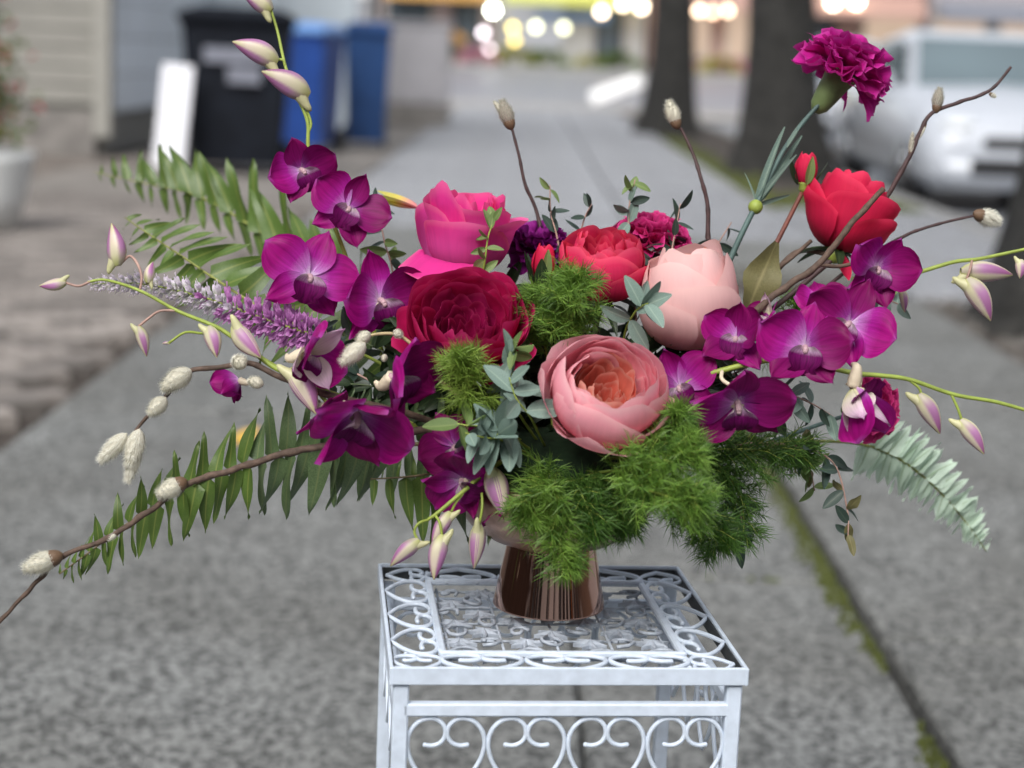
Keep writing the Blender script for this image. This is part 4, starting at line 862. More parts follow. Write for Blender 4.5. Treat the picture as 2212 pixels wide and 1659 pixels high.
# ------------------------------------------------------------------ orchid sprays
GO = "dendrobium orchid sprays"
t = T("orchid_spray", "purple orchid spray rising tall at the left with pale buds at its tip", "orchid", VB, GO)
stem(t, [VB, (900, 860, 2), (800, 700, 2), (742, 540, 1), (700, 430, 1), (668, 330, 1), (664, 262, 1), (640, 205, 1), (617, 145, 1), (600, 70, 2), (586, 22, 2)], (.0023, .0011), m_gstem)
for px, fc, ro, sz, cp, sd_ in (((650, 368, -1), (.42, -.02, .9), 25, 3.3, 26, 1), ((752, 452, -1), (.28, .12, .95), -30, 3.4, 8, 2), ((668, 598, -2), (.30, .0, .95), -14, 4.0, 12, 3), ((820, 650, -2), (.45, .0, .88), 14, 4.2, 14, 4)):
    p, W = orchid(t, px, fc, ro, sz, cp, sd_)
    MB().tube(smooth([p - VD(*fc) * .008, p + VD(.6, -.2, -1) * .012, S(px[0] + 40, px[1] + 40, 1)], 4), .0011, 6).build("pedicel", m_mauvestem, t)
bud(t, (600, 132, 1), (503, 88, 0), (.3, -1, 0), 1.0); pedicel(t, [(600, 128, 1), (612, 130, 1), (616, 142, 1)])
bud(t, (668, 205, 1), (566, 152, 0), (.4, -1, 0), 1.0); pedicel(t, [(655, 212, 1), (664, 240, 1), (672, 268, 1), (665, 290, 1)])
bud(t, (588, 22, 2), (522, -22, 2), (.3, -1, 0), 1.1)

t = T("orchid_spray", "arching orchid spray at the left with green stem and scattered pale buds", "orchid", VB, GO)
stem(t, [VB, (1000, 960, -3), (800, 880, -6), (690, 840, -7), (621, 807, -7), (562, 772, -7), (486, 717, -7), (451, 699, -7), (382, 671, -6), (302, 628, -6), (229, 605, -5), (190, 609, -5)], (.0026, .0010), m_gstem)
for (b_, t_, sp_, fat, pd) in (((256, 574, -5), (243, 482, -5), (-.6, -1, 0), .95, [(302, 628, -6), (306, 600, -6), (298, 572, -5.5), (281, 553, -5), (262, 568, -5)]), ((143, 611, -5), (85, 619, -5), (.3, 1, 0), .95, [(143, 611, -5), (170, 618, -5), (195, 608, -5)]),
        ((452, 705, -7.5), (470, 772, -8), (-1, .3, 0), 1.05, None), ((505, 705, -7.5), (563, 774, -8.5), (-.6, 1, 0), .95, None), ((300, 705, -6), (318, 770, -6), (-1, .4, 0), .85, [(300, 705, -6), (318, 690, -6), (345, 672, -6), (382, 671, -6)]),
        ((318, 612, -5), (330, 565, -4), (.4, -.8, 0), .9, None), ((632, 795, -8), (684, 893, -9), (-.8, .7, 0), .95, None), ((365, 740, -5), (350, 742, -5), (1, 0, 0), 1, None)):
    bud(t, b_, t_, sp_, fat)
    if pd: pedicel(t, pd, mat=m_mauvestem)
pedicel(t, [(365, 741, -5), (400, 718, -5), (440, 720, -6), (470, 712, -7)])
pedicel(t, [(562, 772, -7), (590, 792, -7.5), (618, 806, -8)], .0022)
for px, fc, ro, sz, cp, pale in (((655, 762, -9), (.78, -.2, .5), -30, 3.8, 36, True), ((520, 822, -5), (-.7, -.3, -.2), 20, 2.3, 42, False), ((846, 815, -11), (.86, -.12, .45), 25, 4.4, 24, False), ((705, 880, -8), (.35, -.6, .4), 0, 3.0, 25, False), ((768, 890, -12), (.30, -.66, .62), -18, 5.0, 34, False)):
    p, W = orchid(t, px, fc, ro, sz, cp, 5, pale)
pedicel(t, [(800, 880, -6), (755, 895, -8), (738, 880, -9)], .0013); pedicel(t, [(690, 850, -7), (715, 880, -8), (735, 905, -8)], .0016)

t = T("orchid_spray", "orchid spray hanging over the copper bowl with striped drooping buds", "orchid", VB, GO)
stem(t, [VB, (1120, 985, -7), (1060, 1012, -9), (1000, 1062, -10), (945, 1108, -10.5), (925, 1122, -10.5)], (.0024, .0012), m_gstem)
for px, fc, ro, sz, cp in (((985, 965, -9), (-.35, -.1, .9), 30, 3.2, 14), ((1000, 1035, -9), (-.3, -.5, .7), 60, 3.5, 20), ((1075, 1095, -7), (.1, -.75, .5), 0, 2.1, 50)): orchid(t, px, fc, ro, sz, cp, 6)
for (b_, t_, sp_, fat, pd) in (((1062, 1012, -10), (1088, 1114, -10.5), (-.2, .2, 1), 1.05, [(1050, 990, -8), (1056, 1000, -9), (1062, 1014, -10)]), ((972, 1105, -10), (932, 1178, -10.5), (1, .3, 0), .8, [(1000, 1066, -10), (985, 1085, -10), (975, 1105, -10)]), ((905, 1165, -11), (842, 1222, -11), (1, .6, 0), .85, [(928, 1122, -10.5), (905, 1130, -11), (895, 1148, -11), (903, 1168, -11)]),
        ((955, 1155, -11), (936, 1252, -11.5), (1, .6, .3), .85, [(940, 1112, -10.5), (950, 1130, -11), (955, 1158, -11)]), ((1034, 1132, -10), (1024, 1228, -10), (-.2, .2, 1), .8, [(1038, 1040, -9), (1042, 1090, -10), (1035, 1135, -10)])):
    bud(t, b_, t_, sp_, fat); pedicel(t, pd)

t = T("orchid_spray", "orchid spray stretching right with wide open flowers and a bare green tip", "orchid", VB, GO)
stem(t, [VB, (1350, 930, -4), (1480, 830, -6), (1560, 800, -7), (1680, 776, -7), (1760, 788, -6), (1845, 806, -6), (1900, 811, -6), (1965, 820, -6), (2060, 852, -6), (2150, 868, -6), (2230, 890, -6)], (.0026, .0014), m_gstem)
for px, fc, ro, sz, cp, pale in (((1738, 752, -9), (-.02, .08, 1), -10, 3.9, 12, False), ((1835, 700, -4), (-.25, .1, .95), -32, 3.8, 10, False), ((1590, 735, -6), (-.15, .35, .85), -8, 3.4, 32, False), ((1592, 868, -10), (.08, -.5, .75), 4, 4.2, 14, False), ((1470, 838, -6), (-.35, .12, .9), 25, 3.6, 10, False), ((1665, 690, -3), (-.6, .3, .3), 0, 2.3, 40, True), ((1775, 660, -3), (.1, .5, .7), 10, 2.5, 15, False)):
    orchid(t, px, fc, ro, sz, cp, 7, pale)
p, W = orchid(t, (1842, 832, -9), (.22, -.93, .3), 180, 4.3, 64, 8, True)
pedicel(t, [(1845, 806, -6), (1858, 815, -7), (1856, 835, -8)], .0018, m_cream); pedicel(t, [(1560, 800, -7), (1560, 820, -8), (1588, 838, -9)], .0016, m_cream)
bud(t, (1985, 850, -6), (2032, 936, -6), (-1, .5, 0), .9); pedicel(t, [(1965, 822, -6), (1985, 838, -6), (1990, 852, -6)])
bud(t, (2075, 905, -6), (2127, 980, -6), (-1, .3, 0), .85); pedicel(t, [(2055, 852, -6), (2068, 880, -6), (2078, 908, -6)])

t = T("orchid_spray", "small orchid spray pointing right with one open flower under the red rose", "orchid", VB, GO)
stem(t, [VB, (1500, 850, 0), (1700, 700, 0), (1830, 640, 0), (1900, 610, 0), (1985, 588, 0), (2060, 566, 0), (2110, 560, 0), (2160, 550, 0), (2230, 535, 0)], (.0024, .0013), m_gstem)
orchid(t, (1893, 580, -2), (.22, -.1, .96), -24, 3.5, 24, 9)
bud(t, (2075, 585, 0), (2188, 592, 0), (-.6, -.8, 0), .85); bud(t, (2090, 600, -1), (2142, 692, -1), (-1, .4, 0), .95); pedicel(t, [(2100, 562, 0), (2096, 580, -1), (2088, 604, -1)], mat=m_mauvestem)
bud(t, (2205, 560, 0), (2204, 602, 0), (-.3, -1, 0), 1.2); bud(t, (1950, 625, 0), (1955, 675, 0), (-1, .3, 0), .8)
# ------------------------------------------------------------------ fern fronds
def pinna_mesh(mat, seed):
    rs = random.Random(seed); bn = rs.uniform(-.28, .02); sk = rs.uniform(-.16, .16)
    def fn(u, t):
        wv = .15 * (min(1, t * 14 + .15) * max(.01, (1 - t) ** .62) * (1 - .25 * math.exp(-t * 9))) * (1 + .16 * ((t * 13) % 1 - .5) * abs(u))
        return (t - .05 * abs(u) * (t > .1), u * wv * 1.15 + sk * t * t, .10 * abs(u) * wv * 3 + bn * t * t + .035 * math.sin(t * 6 + seed) * u)
    v, f, uv = grid(fn, 4, 13); return me("pinna", v, f, mat, uv)
def frond(label, pts, lat, L, pairs, mat, rmat, nrm=(0, .35, .95), fwd=.35, seed=1, up_scale=1.0, dn_scale=1.0, droop=0, start=.04, cat_="fern"):
    rs = random.Random(seed); p = smooth([q if isinstance(q, Vector) else S(*q) for q in pts], 10); t = T("fern_frond", label, "fern", p[0], "fern fronds spreading from the vase")
    k = len(p); MB().tube(p, [.0021 * (1 - .75 * i / (k - 1)) for i in range(k)], 6).build("rachis", rmat, t)
    ms = [pinna_mesh(mat, seed * 10 + i) for i in range(4)]; ms2 = [pinna_mesh(m_fern_l, seed * 10 + i) for i in range(4)] if mat is m_fern else None; lt = VD(*lat); N = VD(*nrm)
    for i in range(pairs):
        q = start + (1 - start) * (i + .5) / pairs; idx = q * (k - 1); a = int(idx); c = p[a].lerp(p[min(k - 1, a + 1)], idx - a); tg = (p[min(k - 1, a + 1)] - p[max(0, a - 1)]).normalized()
        ln = L * (math.sin(math.pi * min(1, .16 + .84 * q)) ** .55 * (1 - .25 * q) + .06)
        for s_, ssc in ((1, up_scale), (-1, dn_scale)):
            if ssc <= 0: continue
            d = (lt * s_ + tg * (fwd + rs.uniform(-.12, .12)) + N * rs.uniform(-.18, .12) - Vector((0, 0, droop))).normalized()
            put_leaf(t, rs.choice(ms2 if (ms2 and q > .5) else ms), c + tg * (.003 * s_), d, N + VD(rs.uniform(-.4, .4), rs.uniform(-.4, .4), 0) * (1.8 if mat is m_fern_p else 1), ln * .01 * ssc * rs.uniform(.88, 1.1), "pinna", (1.9 if mat is m_fern_p else 1.15) * rs.uniform(.9, 1.15))
    return t
frond("sword fern frond sweeping down to the lower left beneath the brown willow branch", [VB, (960, 960, -4), (820, 968, -4), (720, 966, -4), (600, 985, -4), (480, 1020, -4), (370, 1072, -4), (270, 1135, -3), (190, 1195, -3), (128, 1240, -3)], (.12, 1, .1), 5.5, 34, m_fern, m_rachb, (-.1, .35, .95), .05, 3, .86, 1.0, .12)
frond("sword fern frond with long upward leaflets behind the lilac veronica", [VB, (900, 800, 5), (740, 740, 6), (587, 678, 7), (470, 606, 9), (392, 553, 11), (330, 512, 13), (270, 470, 16)], (.78, .62, -.1), 6.4, 22, m_fern_l, m_rach, (-.35, .55, .75), -.15, 4, 1.0, .7, 0)
frond("blurred sword fern frond reaching back behind the arrangement", [VB, (900, 780, 14), (720, 620, 22), (560, 500, 30), (430, 425, 36), (320, 398, 42), (205, 372, 48)], (.25, -1, .1), 7.6, 24, m_fern_l, m_rach, (-.2, .3, .95), .1, 5, .55, 1.0, 0)
frond("pale mint fern frond curling down at the lower right", [VB, (1500, 1000, 4), (1700, 960, 8), (1830, 955, 12), (1920, 980, 14), (1995, 1030, 16), (2055, 1090, 18), (2095, 1140, 19), (2130, 1190, 20)], (.45, .8, .2), 3.7, 38, m_fern_p, m_rach, (.3, .3, .9), .2, 6, 1.0, .9, .1, .42)
frond("dark fern frond hanging down beside the bowl", [VB, (1060, 1010, -4), (960, 1020, -6), (880, 1030, -7), (800, 1035, -7)], (-.05, -1, .1), 6.2, 9, m_fern, m_rachb, (-.1, .2, 1), .0, 7, 1.0, .4, .1)
# ------------------------------------------------------------------ willow
def catmesh(mat, hairs):
    rs = random.Random(3); mb = MB(); prof = [(max(.002, .27 * math.sin(math.pi * t ** .85) ** .75), t) for t in [i / 9 for i in range(10)]]
    mb.lathe(prof, 12); core = mb.mesh("catkin", mat); h = MB()
    for k in range(hairs):
        t = rs.uniform(.06, .97); a = rs.random() * 6.28; r = .27 * math.sin(math.pi * t ** .85) ** .75; c = Vector((r * math.cos(a), r * math.sin(a), t)); d = (Vector((math.cos(a), math.sin(a), .9 + rs.uniform(-.3, .3)))).normalized(); e = Vector((-math.sin(a), math.cos(a), 0)) * .011
        h.add([c - e, c + e, c + d * rs.uniform(.08, .18)], [(0, 1, 2)])
    return core, h.mesh("down", m_fur)
CAT = catmesh(m_cat, 800); CATD = catmesh(m_catd, 800)
def catkin(t, base, tip, dark=False, fat=1.0, scale_=True):
    a, b = S(*base), S(*tip); L = (b - a).length; W = frame(a, b - a, VD(0, 0, 1), (L * fat, L * fat, L)); c = CATD if dark else CAT
    o = ob("catkin", c[0], t, W); ob("down", c[1], o, W)
    if scale_: sc = MB(); sc.lathe([(.03, -.1), (.13, -.04), (.2, .06), (.24, .2), (.2, .26)], 9, W); sc.build("bud_scale", m_scale, o, W)
GW = "pussy willow branches"
t = T("willow_branch", "long brown willow branch sweeping down left past the frame edge", "willow branch", VB, GW)
stem(t, [VB, (960, 930, -7), (820, 948, -8), (705, 962, -8), (600, 985, -8), (500, 1015, -8), (400, 1048, -8), (320, 1105, -8), (235, 1160, -8), (135, 1203, -8), (85, 1250, -8), (40, 1300, -8), (-20, 1360, -8)], (.0034, .0014), m_twig, knob=.35, wob=.0012)
catkin(t, (398, 1040, -8.5), (338, 1072, -9), fat=1.15); catkin(t, (128, 1200, -8.5), (48, 1232, -9), fat=1.0); catkin(t, (255, 1150, -8), (232, 1168, -8), fat=.8)
t = T("willow_branch", "bent willow branch at the left ending in cream catkins", "willow branch", VB, GW)
stem(t, [VB, (900, 900, -6), (700, 850, -8), (600, 812, -8), (540, 785, -8), (480, 793, -8), (410, 802, -8), (372, 838, -8), (335, 885, -8), (312, 905, -8), (290, 935, -8)], (.0028, .0012), m_twig, knob=.2, wob=.0006)
for b_, t_, ft in (((415, 798, -8), (348, 842, -9), 1.0), ((360, 858, -8.5), (320, 898, -9), 1.15), ((275, 935, -8), (214, 1000, -8), .75), ((302, 925, -8), (278, 1012, -8.5), .85), ((300, 950, -8), (275, 1045, -8), .6), ((530, 795, -9), (505, 770, -9.5), 1.6), ((570, 832, -9), (535, 820, -9.5), 1.2)): catkin(t, b_, t_, fat=ft, scale_=False)
t = T("willow_branch", "thin willow twig between the orchids and crimson rose with small cream catkins", "willow branch", VB, GW)
stem(t, [VB, (960, 830, -8), (905, 760, -9), (860, 724, -9.5), (812, 722, -10), (790, 730, -10)], (.0018, .001), m_twig_p)
for b_, t_, ft in (((800, 718, -10), (770, 740, -10.5), 1.2), ((790, 740, -10.5), (735, 788, -11), .95), ((850, 716, -9.5), (868, 725, -10), 1.3), ((832, 765, -9.5), (828, 780, -9.8), 1.3)): catkin(t, b_, t_, fat=ft, scale_=False)
t = T("willow_branch", "slender upright willow twig with a brown bud above the hot pink rose", "willow branch", VB, GW)
stem(t, [VB, (1200, 700, 3), (1165, 480, 5), (1135, 400, 5), (1122, 340, 5), (1108, 285, 5), (1104, 268, 5)], (.0019, .0010), m_twig_d, knob=.25)
catkin(t, (1104, 275, 5), (1082, 214, 5), True, .9); catkin(t, (1092, 250, 5), (1066, 218, 5), False, .6)
t = T("willow_branch", "upright dark red willow stem topped by one silver catkin", "willow branch", VB, GW)
stem(t, [VB, (1450, 760, 5), (1525, 600, 5), (1529, 500, 5), (1528, 440, 5), (1514, 385, 5), (1498, 335, 5.5), (1475, 285, 6), (1462, 268, 6)], (.0026, .0010), m_twig_d, knob=.3)
catkin(t, (1463, 274, 6), (1443, 215, 6), False, .9)
t = T("willow_branch", "thick cut willow branch crossing in front of the red rose", "willow branch", VB, GW)
stem(t, [VB, (1500, 800, -2), (1640, 665, -3), (1700, 620, -3), (1765, 572, -3), (1810, 522, -3), (1850, 470, -3), (1910, 408, -3)], (.0032, .0023), m_twig, knob=.22, wob=.001)
MB().tube(smooth(Q([(1770, 572, -3), (1815, 575, -2.5), (1880, 560, -2)]), 5), .0017, 6).build("side_twig", m_twig, t)
MB().tube(smooth(Q([(1648, 600, 1), (1700, 565, 2), (1752, 520, 3)]), 5), .0018, 6).build("side_twig", m_twig, t)
t = T("willow_branch", "forked willow twig in front of the parked car with one silver catkin", "willow branch", VB, GW)
stem(t, [VB, (1600, 720, 2), (1820, 540, 4), (1900, 450, 4), (1960, 345, 4), (1985, 290, 4), (2012, 245, 4), (2060, 225, 4), (2120, 205, 4), (2150, 185, 4), (2184, 145, 4)], (.0026, .0012), m_twig_d, knob=.25, wob=.0006)
catkin(t, (2022, 240, 4), (2030, 188, 4), True, .85); catkin(t, (2000, 268, 4), (1985, 300, 4), False, .4); catkin(t, (2138, 202, 4), (2152, 210, 4), True, 1.2); catkin(t, (1966, 340, 4), (1972, 285, 4), True, .4)
t = T("willow_branch", "thin willow twig with a cream catkin over the pale slab corner", "willow branch", VB, GW)
stem(t, [VB, (1650, 720, 3), (1850, 570, 5), (1950, 512, 5), (1990, 495, 5), (2050, 478, 5), (2110, 465, 5)], (.002, .001), m_twig_d, knob=.25)
catkin(t, (2108, 462, 5), (2160, 480, 6), False, .95)
# ------------------------------------------------------------------ veronica
t = T("veronica_spike", "veronica spike of lilac florets fading to white at its tip", "veronica", VB)
vp = smooth([VB] + Q([(850, 800, 1), (720, 740, -1), (640, 712, -2), (560, 685, -2), (480, 655, -2), (400, 632, -2), (320, 615, -2), (250, 611, -2), (190, 614, -2)]), 8)
MB().tube(vp, [.0017 - .0013 * i / (len(vp) - 1) for i in range(len(vp))], 6).build("stem", m_gstem, t)
def floret(mat):
    mb = MB()
    for k in range(5):
        a = k * 1.2566
        def fn(u, tt): return (.26 * tt * math.cos(a) + .2 * u * math.sin(a) * math.sin(math.pi * min(.98, tt * .9 + .06)), .26 * tt * math.sin(a) - .2 * u * math.cos(a) * math.sin(math.pi * min(.98, tt * .9 + .06)), .25 + .75 * tt ** .7)
        v, f, uv = grid(fn, 2, 4); mb.add(v, f, uv)
    mb.tube([(0, 0, 0), (0, 0, .4)], .1, 5); mb.tube([(0, 0, .3), (.1, 0, 1.35)], .025, 3); mb.tube([(0, 0, .3), (-.1, .05, 1.3)], .025, 3); return mb.mesh("floret", mat)
FV, FW = floret(m_ver), floret(m_verw); rs = random.Random(2); k0 = int(len(vp) * .27)
for i in range(170):
    q = (i + .5) / 170; x = k0 + q * (len(vp) - 2 - k0); a = int(x); c = vp[a].lerp(vp[a + 1], x - a); tg = (vp[a + 1] - vp[a]).normalized(); ph = i * 2.399
    n1 = tg.orthogonal().normalized(); d = (n1 * math.cos(ph) + tg.cross(n1) * math.sin(ph) + tg * (.25 + .5 * q)).normalized(); L = (.0125 * (1 - q) ** .8 + .0042) * rs.uniform(.8, 1.15)
    ob("floret", FV if q < .40 + rs.uniform(-.1, .1) else FW, t, frame(c + d * .001, d, tg, (L * .8, L * .8, L)))
# ------------------------------------------------------------------ eucalyptus and filler
GE = "eucalyptus sprigs"
BLOOMS = [((1000, 500, 2), "hot pink rose"), ((1005, 690, -5), "crimson rose"), ((1295, 570, 0), "coral red rose"), ((1485, 650, -2), "blush globe rose"), ((1305, 850, -9), "pink cabbage rose"), ((820, 650, -2), "tall purple orchid spray"), ((770, 890, -9), "left arching orchids"), ((990, 1000, -8), "hanging orchid buds"), ((1740, 750, -8), "wide open right orchids"), ((1600, 870, -9), "downturned orchid"), ((1410, 490, 5), "cerise carnation"), ((1560, 1050, -6), "dark asparagus fern")]
def sprig(name, label, pts, L, pairs, pool, smat, cat, group, seed, start=.25, facing=(0, .2, 1), r=.0012, spread=.9, tipyoung=None):
    rs = random.Random(seed); p = smooth([q if isinstance(q, Vector) else S(*q) for q in pts], 8); k = len(p); t = T(name, label, cat, p[0], group)
    MB().tube(p, [r * (1 - .6 * i / (k - 1)) for i in range(k)], 5).build("stem", smat, t); F = VD(*facing)
    for i in range(pairs):
        q = start + (1 - start) * (i + .6) / pairs; x = min(q, .999) * (k - 1); a = int(x); c = p[a].lerp(p[min(a + 1, k - 1)], x - a); tg = (p[min(a + 1, k - 1)] - p[max(0, a - 1)]).normalized()
        sd = tg.cross(F).normalized(); ph = (i % 2) * 1.35 + rs.uniform(-.35, .35); sd = sd * math.cos(ph) + F * math.sin(ph)
        for s_ in (1, -1):
            d = (sd * s_ * spread + tg * rs.uniform(.15, .6) + VD(rs.uniform(-.2, .2), rs.uniform(-.3, .2), 0)).normalized()
            m = rs.choice(tipyoung) if tipyoung and q > .82 else rs.choice(pool)
            put_leaf(t, m, c, d, F + VD(rs.uniform(-.6, .6), rs.uniform(-.3, .6), 0), L * .01 * rs.uniform(.75, 1.12) * (1 - .45 * max(0, q - .6)), "leaf")
    return t
E_ = [("eucalyptus sprig standing in front of the crimson rose's lower edge", [(1125, 900, -8), (1112, 860, -10), (1105, 810, -11), (1102, 770, -12), (1115, 745, -12)], 2.9, 5, EUC, 1, (.1, .2, 1), EUCY),
      ("spreading grey green eucalyptus sprig above the hanging orchid buds", [(1130, 960, -8), (1100, 930, -11), (1070, 922, -12), (1020, 920, -13), (985, 915, -13)], 3.1, 5, EUC, 2, (0, .15, 1), EUCY),
      ("eucalyptus sprig with drooping leaves left of the pink cabbage rose", [VB, (1130, 960, -8), (1105, 940, -11), (1080, 935, -12), (1060, 950, -12.5)], 3.3, 4, EUC, 3, (0, .3, 1), None),
      ("eucalyptus sprig lying over the blush globe rose", [(1330, 820, -4), (1350, 720, -7), (1368, 680, -9), (1385, 662, -10), (1400, 655, -10.5)], 3.2, 4, EUC, 4, (.1, .15, 1), None),
      ("young eucalyptus shoot in front of the hot pink rose", [(1045, 690, -2), (1040, 620, -3), (1048, 560, -4), (1055, 510, -4), (1070, 470, -4)], 1.75, 6, EUCY, 5, (.2, 0, 1), EUCY),
      ("eucalyptus shoot rising above the cerise carnation", [(1360, 760, 1), (1365, 600, 2), (1358, 500, 2), (1360, 440, 2), (1372, 388, 2)], 2.0, 7, EUCD + EUC, 6, (.1, .1, 1), EUCY),
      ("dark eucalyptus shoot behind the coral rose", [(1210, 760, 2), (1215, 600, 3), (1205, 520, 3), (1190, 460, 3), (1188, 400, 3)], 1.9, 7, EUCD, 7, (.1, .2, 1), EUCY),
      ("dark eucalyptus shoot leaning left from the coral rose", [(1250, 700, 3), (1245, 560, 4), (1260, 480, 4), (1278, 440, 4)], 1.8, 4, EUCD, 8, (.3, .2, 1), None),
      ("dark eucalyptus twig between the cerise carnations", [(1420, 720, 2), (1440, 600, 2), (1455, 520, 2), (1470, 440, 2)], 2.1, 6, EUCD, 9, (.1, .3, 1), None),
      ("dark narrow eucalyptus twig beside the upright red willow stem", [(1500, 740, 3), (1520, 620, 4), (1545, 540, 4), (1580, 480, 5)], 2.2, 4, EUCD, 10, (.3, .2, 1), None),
      ("blue green eucalyptus sprig under the wide open orchid", [(1500, 960, -4), (1620, 860, -5), (1690, 850, -6), (1750, 870, -6), (1800, 900, -6)], 2.4, 7, EUC + EUCD, 11, (0, .2, 1), None),
      ("dark eucalyptus sprig hanging at the lower right with loose leaves", [(1450, 1000, -2), (1600, 960, -4), (1720, 965, -5), (1800, 1000, -5), (1830, 1100, -5), (1832, 1165, -5)], 2.4, 8, EUCD + OLI, 12, (.1, .2, 1), None),
      ("olive eucalyptus sprig beneath the right hand orchids", [(1500, 990, 0), (1650, 960, 0), (1740, 1000, 0), (1760, 1060, 0)], 2.2, 7, OLI + EUCY, 13, (.1, .3, 1), EUCY),
      ("eucalyptus sprig drooping behind the asparagus fern", [(1400, 1000, -3), (1560, 1040, -3), (1600, 1110, -3), (1600, 1180, -3)], 2.3, 7, EUCD, 14, (.1, .3, 1), None),
      ("eucalyptus sprig showing pale leaves behind the small orchid spray", [(1600, 800, 2), (1800, 690, 3), (1880, 640, 3), (1950, 660, 3)], 2.0, 6, EUCY + EUC, 15, (.1, .2, 1), None),
      ("eucalyptus twig tucked behind the crimson rose and purple orchid", [(1000, 900, 4), (860, 780, 5), (850, 600, 5), (830, 520, 5), (815, 440, 5)], 2.3, 9, EUCY + EUCD, 16, (.1, .2, 1), None),
      ("dark eucalyptus twig between the left hand orchid flowers", [(1000, 940, 0), (850, 850, -2), (760, 800, -1), (720, 760, 0), (700, 700, 1)], 2.2, 8, EUCD, 17, (.1, .2, 1), None)]
for lab, pts, L, n, pool, sd_, fc, ty in E_: sprig("eucalyptus_sprig", lab, pts if isinstance(pts[0], Vector) else [VB] + pts, L, n, pool, m_gstem if sd_ in (1, 2, 3, 4, 5) else m_mauvestem, "eucalyptus", GE, sd_, .45, fc, .0013, .9, ty)
for k, (tx, ty, dd) in enumerate(((1150, 705, 3), (1195, 575, 4), (1400, 650, 3), (1345, 760, 1), (1600, 810, 0), (1560, 730, 2), (905, 640, 4), (870, 760, 1), (1680, 900, -1), (1130, 860, -3), (1450, 900, -3), (1240, 760, 0), (760, 860, -1), (1090, 620, 4))):
    e = S(tx, ty, dd); near = min(BLOOMS, key=lambda b: (e - S(*b[0])).length)[1]
    sprig("filler_sprig", "broad dark green filler sprig filling the gap beside the " + near, [VB, VB.lerp(e, .4) + Vector((0, .012, 0)), VB.lerp(e, .75) + Vector((0, .006, 0)), e], 3.6, 8, RUS, m_rosestem, "foliage", "dark gap filling sprigs", 300 + k, .35, (0, .3, 1))
for lab, pts, L, n, sd_ in (("upright eucalyptus sprig hugging the left side of the pink cabbage rose", [VB, (1165, 940, -9), (1145, 900, -12), (1115, 860, -13), (1100, 815, -13)], 3.0, 4, 21), ("short eucalyptus sprig under the bright asparagus tuft", [VB, (1120, 970, -9), (1080, 950, -12), (1045, 945, -13), (1005, 935, -13.5)], 2.8, 4, 22)):
    sprig("eucalyptus_sprig", lab, pts, L, n, EUC, m_gstem, "eucalyptus", GE, sd_, .5, (0, .2, 1))
# the brown dry leaf among the stems at the right
ol = T("dry_leaf", "dry olive brown leaf standing among the right hand stems", "leaf", S(1620, 680, 0)); put_leaf(ol, leafmesh("leaf", m_olive, .5, .6, .8, .1, .1, wave=.5), S(1612, 680, 0), S(1672, 520, 1) - S(1612, 680, 0), VD(.3, 0, 1), .064, "blade", .9)
MB().tube(smooth([VB] + Q([(1560, 820, 0), (1612, 682, 0)]), 5), .0012, 5).build("stalk", m_twig, ol)
# dark filler between the blooms
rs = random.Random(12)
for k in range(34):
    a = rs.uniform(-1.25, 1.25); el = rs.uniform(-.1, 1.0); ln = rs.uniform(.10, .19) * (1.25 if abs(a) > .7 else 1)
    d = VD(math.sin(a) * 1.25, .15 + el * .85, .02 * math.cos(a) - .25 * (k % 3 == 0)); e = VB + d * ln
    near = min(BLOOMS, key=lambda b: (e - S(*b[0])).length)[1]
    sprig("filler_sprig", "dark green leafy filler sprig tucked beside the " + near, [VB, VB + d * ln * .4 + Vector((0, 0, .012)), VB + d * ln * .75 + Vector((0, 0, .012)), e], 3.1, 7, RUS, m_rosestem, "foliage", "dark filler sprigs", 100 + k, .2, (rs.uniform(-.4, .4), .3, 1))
# ------------------------------------------------------------------ asparagus fern
def asparagus(label, pts, rad, mat, seed, dens=1.0, nl=.0175):
    rs = random.Random(seed); p = smooth([q if isinstance(q, Vector) else S(*q) for q in pts], 10); k = len(p); t = T("asparagus_sprig", label, "asparagus fern", p[0], "feathery asparagus fern sprigs")
    MB().tube(p, [.0011 - .0007 * i / (k - 1) for i in range(k)], 5).build("stem", m_gstem, t); nd = MB(); br = MB()
    def needles(c, ax, n, L):
        for _ in range(n):
            d = (Vector((rs.gauss(0, 1), rs.gauss(0, 1), rs.gauss(0, 1))).normalized() + ax * .75).normalized(); e = d.orthogonal().normalized() * .0003; l = L * rs.uniform(.6, 1.15); m_ = c + d * l * .5 + Vector((0, 0, .0006)); x = c + d * l - Vector((0, 0, .0008))
            nd.add([c - e, c + e, m_ + e, m_ - e, x], [(0, 1, 2, 3), (3, 2, 4)], [(0, 0), (1, 0), (1, .5), (0, .5), (.5, 1)])
    nb = int(19 * dens)
    for i in range(nb):
        q = .30 + .70 * (i + .5) / nb; x = q * (k - 1.01); a = int(x); c = p[a].lerp(p[a + 1], x - a); tg = (p[a + 1] - p[a]).normalized()
        for s_ in range(3):
            n1 = tg.orthogonal().normalized(); ph = rs.random() * 6.28; d = (n1 * math.cos(ph) + tg.cross(n1) * math.sin(ph) + tg * .8).normalized(); L = rad * .01 * rs.uniform(.5, 1.1) * (1 - .55 * q ** 3)
            br.tube([c, c + d * L * .5 + Vector((0, 0, .002)), c + d * L], [.0004, .0002], 3)
            m = max(3, int(L / .0052))
            for z in range(m): needles(c + d * L * (z + .7) / m, d, 8, nl * (1 - .25 * z / m))
    needles(p[-1], (p[-1] - p[-2]).normalized(), 26, nl)
    tag(nd.build("needles", mat, t, smooth=False), kind="stuff"); tag(br.build("branchlets", m_gstem, t), kind="stuff"); return t
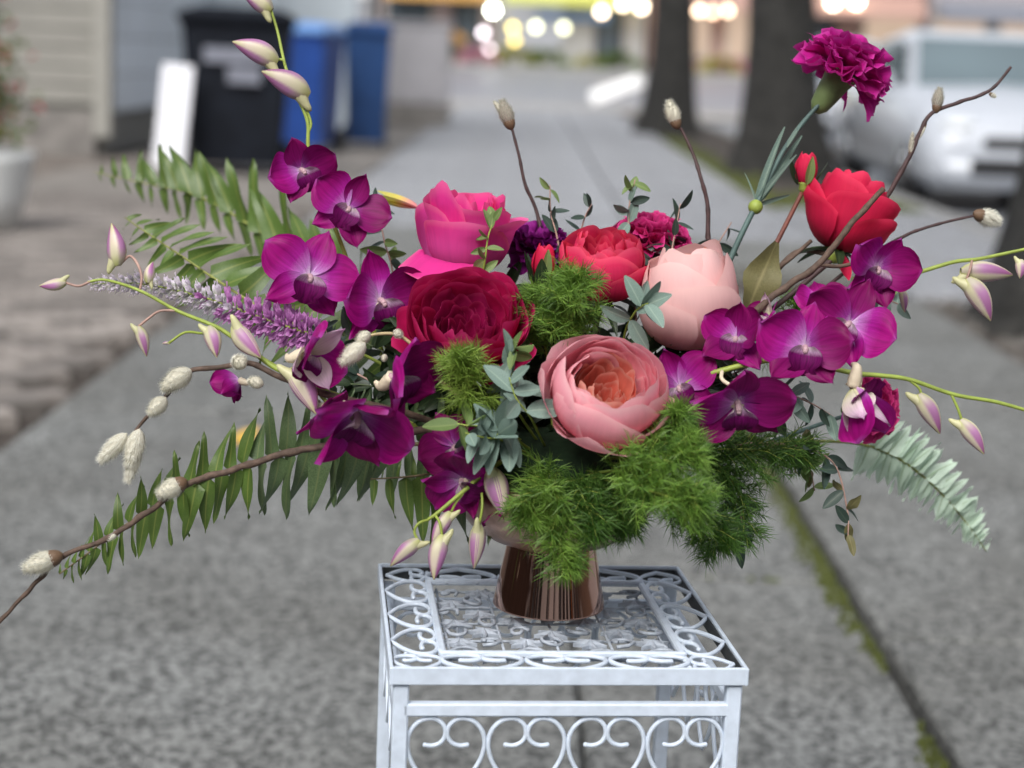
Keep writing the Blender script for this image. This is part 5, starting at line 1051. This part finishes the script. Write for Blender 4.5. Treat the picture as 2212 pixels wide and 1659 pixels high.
for lab, pts, rad, mat, sd_, de in (
        ("bright tuft of asparagus fern under the crimson rose", [VB, (1060, 900, -8), (1020, 850, -11), (1005, 800, -12), (1000, 785, -12)], 2.6, m_aspl, 1, 1.25),
        ("fluffy asparagus fern tuft between the crimson and coral roses", [VB, (1220, 760, -5), (1225, 690, -7), (1228, 645, -8), (1240, 612, -8)], 3.6, m_asp, 2, 1.5),
        ("asparagus fern sprig leaning left of the fluffy tuft", [VB, (1180, 760, -4), (1160, 690, -6), (1150, 640, -6)], 2.4, m_asp, 3, 1.0),
        ("asparagus fern sprig right under the pink cabbage rose", [VB, (1300, 1020, -11), (1380, 1000, -14), (1450, 1000, -15), (1500, 985, -15)], 3.4, m_asp, 4, 1.3),
        ("star shaped asparagus fern sprig reaching towards the viewer", [VB, (1320, 1040, -11), (1400, 1060, -15), (1470, 1080, -17), (1510, 1085, -17)], 3.2, m_asp, 5, 1.3),
        ("asparagus fern sprig hanging over the copper foot", [VB, (1200, 1030, -10), (1200, 1100, -12), (1205, 1165, -12), (1222, 1225, -12)], 3.0, m_asp, 6, 1.2),
        ("asparagus fern sprig covering the bowl at its left", [VB, (1190, 1020, -9), (1160, 1070, -12), (1140, 1120, -12)], 2.8, m_asp, 7, 1.1),
        ("darker asparagus fern sprig covering the bowl at its right", [VB, (1280, 1040, -8), (1330, 1090, -10), (1360, 1130, -10)], 3.2, m_aspd, 8, 1.2),
        ("asparagus fern sprig drooping low at the right of the bowl", [VB, (1380, 1040, -6), (1480, 1090, -8), (1530, 1140, -8), (1550, 1180, -8)], 3.4, m_aspd, 9, 1.3),
        ("dark asparagus fern sprig reaching right beneath the orchids", [VB, (1450, 980, -4), (1580, 970, -5), (1680, 975, -5), (1740, 985, -5)], 3.6, m_aspd, 10, 1.5),
        ("dark asparagus fern sprig hanging at the right end", [VB, (1450, 1000, -2), (1560, 1010, -3), (1600, 1080, -3), (1610, 1160, -3)], 3.2, m_aspd, 11, 1.2),
        ("pale asparagus fern tip beside the pink cabbage rose", [VB, (1380, 980, -9), (1440, 930, -12), (1475, 895, -13)], 2.0, m_asp, 12, .9),
        ("wispy asparagus fern tip above the small orchid spray", [VB, (1600, 800, 3), (1700, 690, 4), (1720, 660, 4)], 2.2, m_asp, 13, .6),
        ("dark asparagus fern sprig low at the centre of the bowl", [VB, (1240, 1040, -10), (1270, 1100, -12), (1280, 1150, -12)], 2.8, m_aspd, 14, 1.1)):
    asparagus(lab, pts, rad, mat, sd_, de)
# dark litter leaf on the pavement
fl_ = T("fallen_leaf", "yellow fallen leaf lying on the pavement behind the left orchids", "leaf", (-.63, 4.18, .01)); put_leaf(fl_, leafmesh("leaf", pm("yellow_leaf", (.55, .34, .04), .6), .6, .7, .8, .1, .2), Vector((-.66, 4.15, .012)), (1, .6, .25), (0, -.5, 1), .07, "blade")
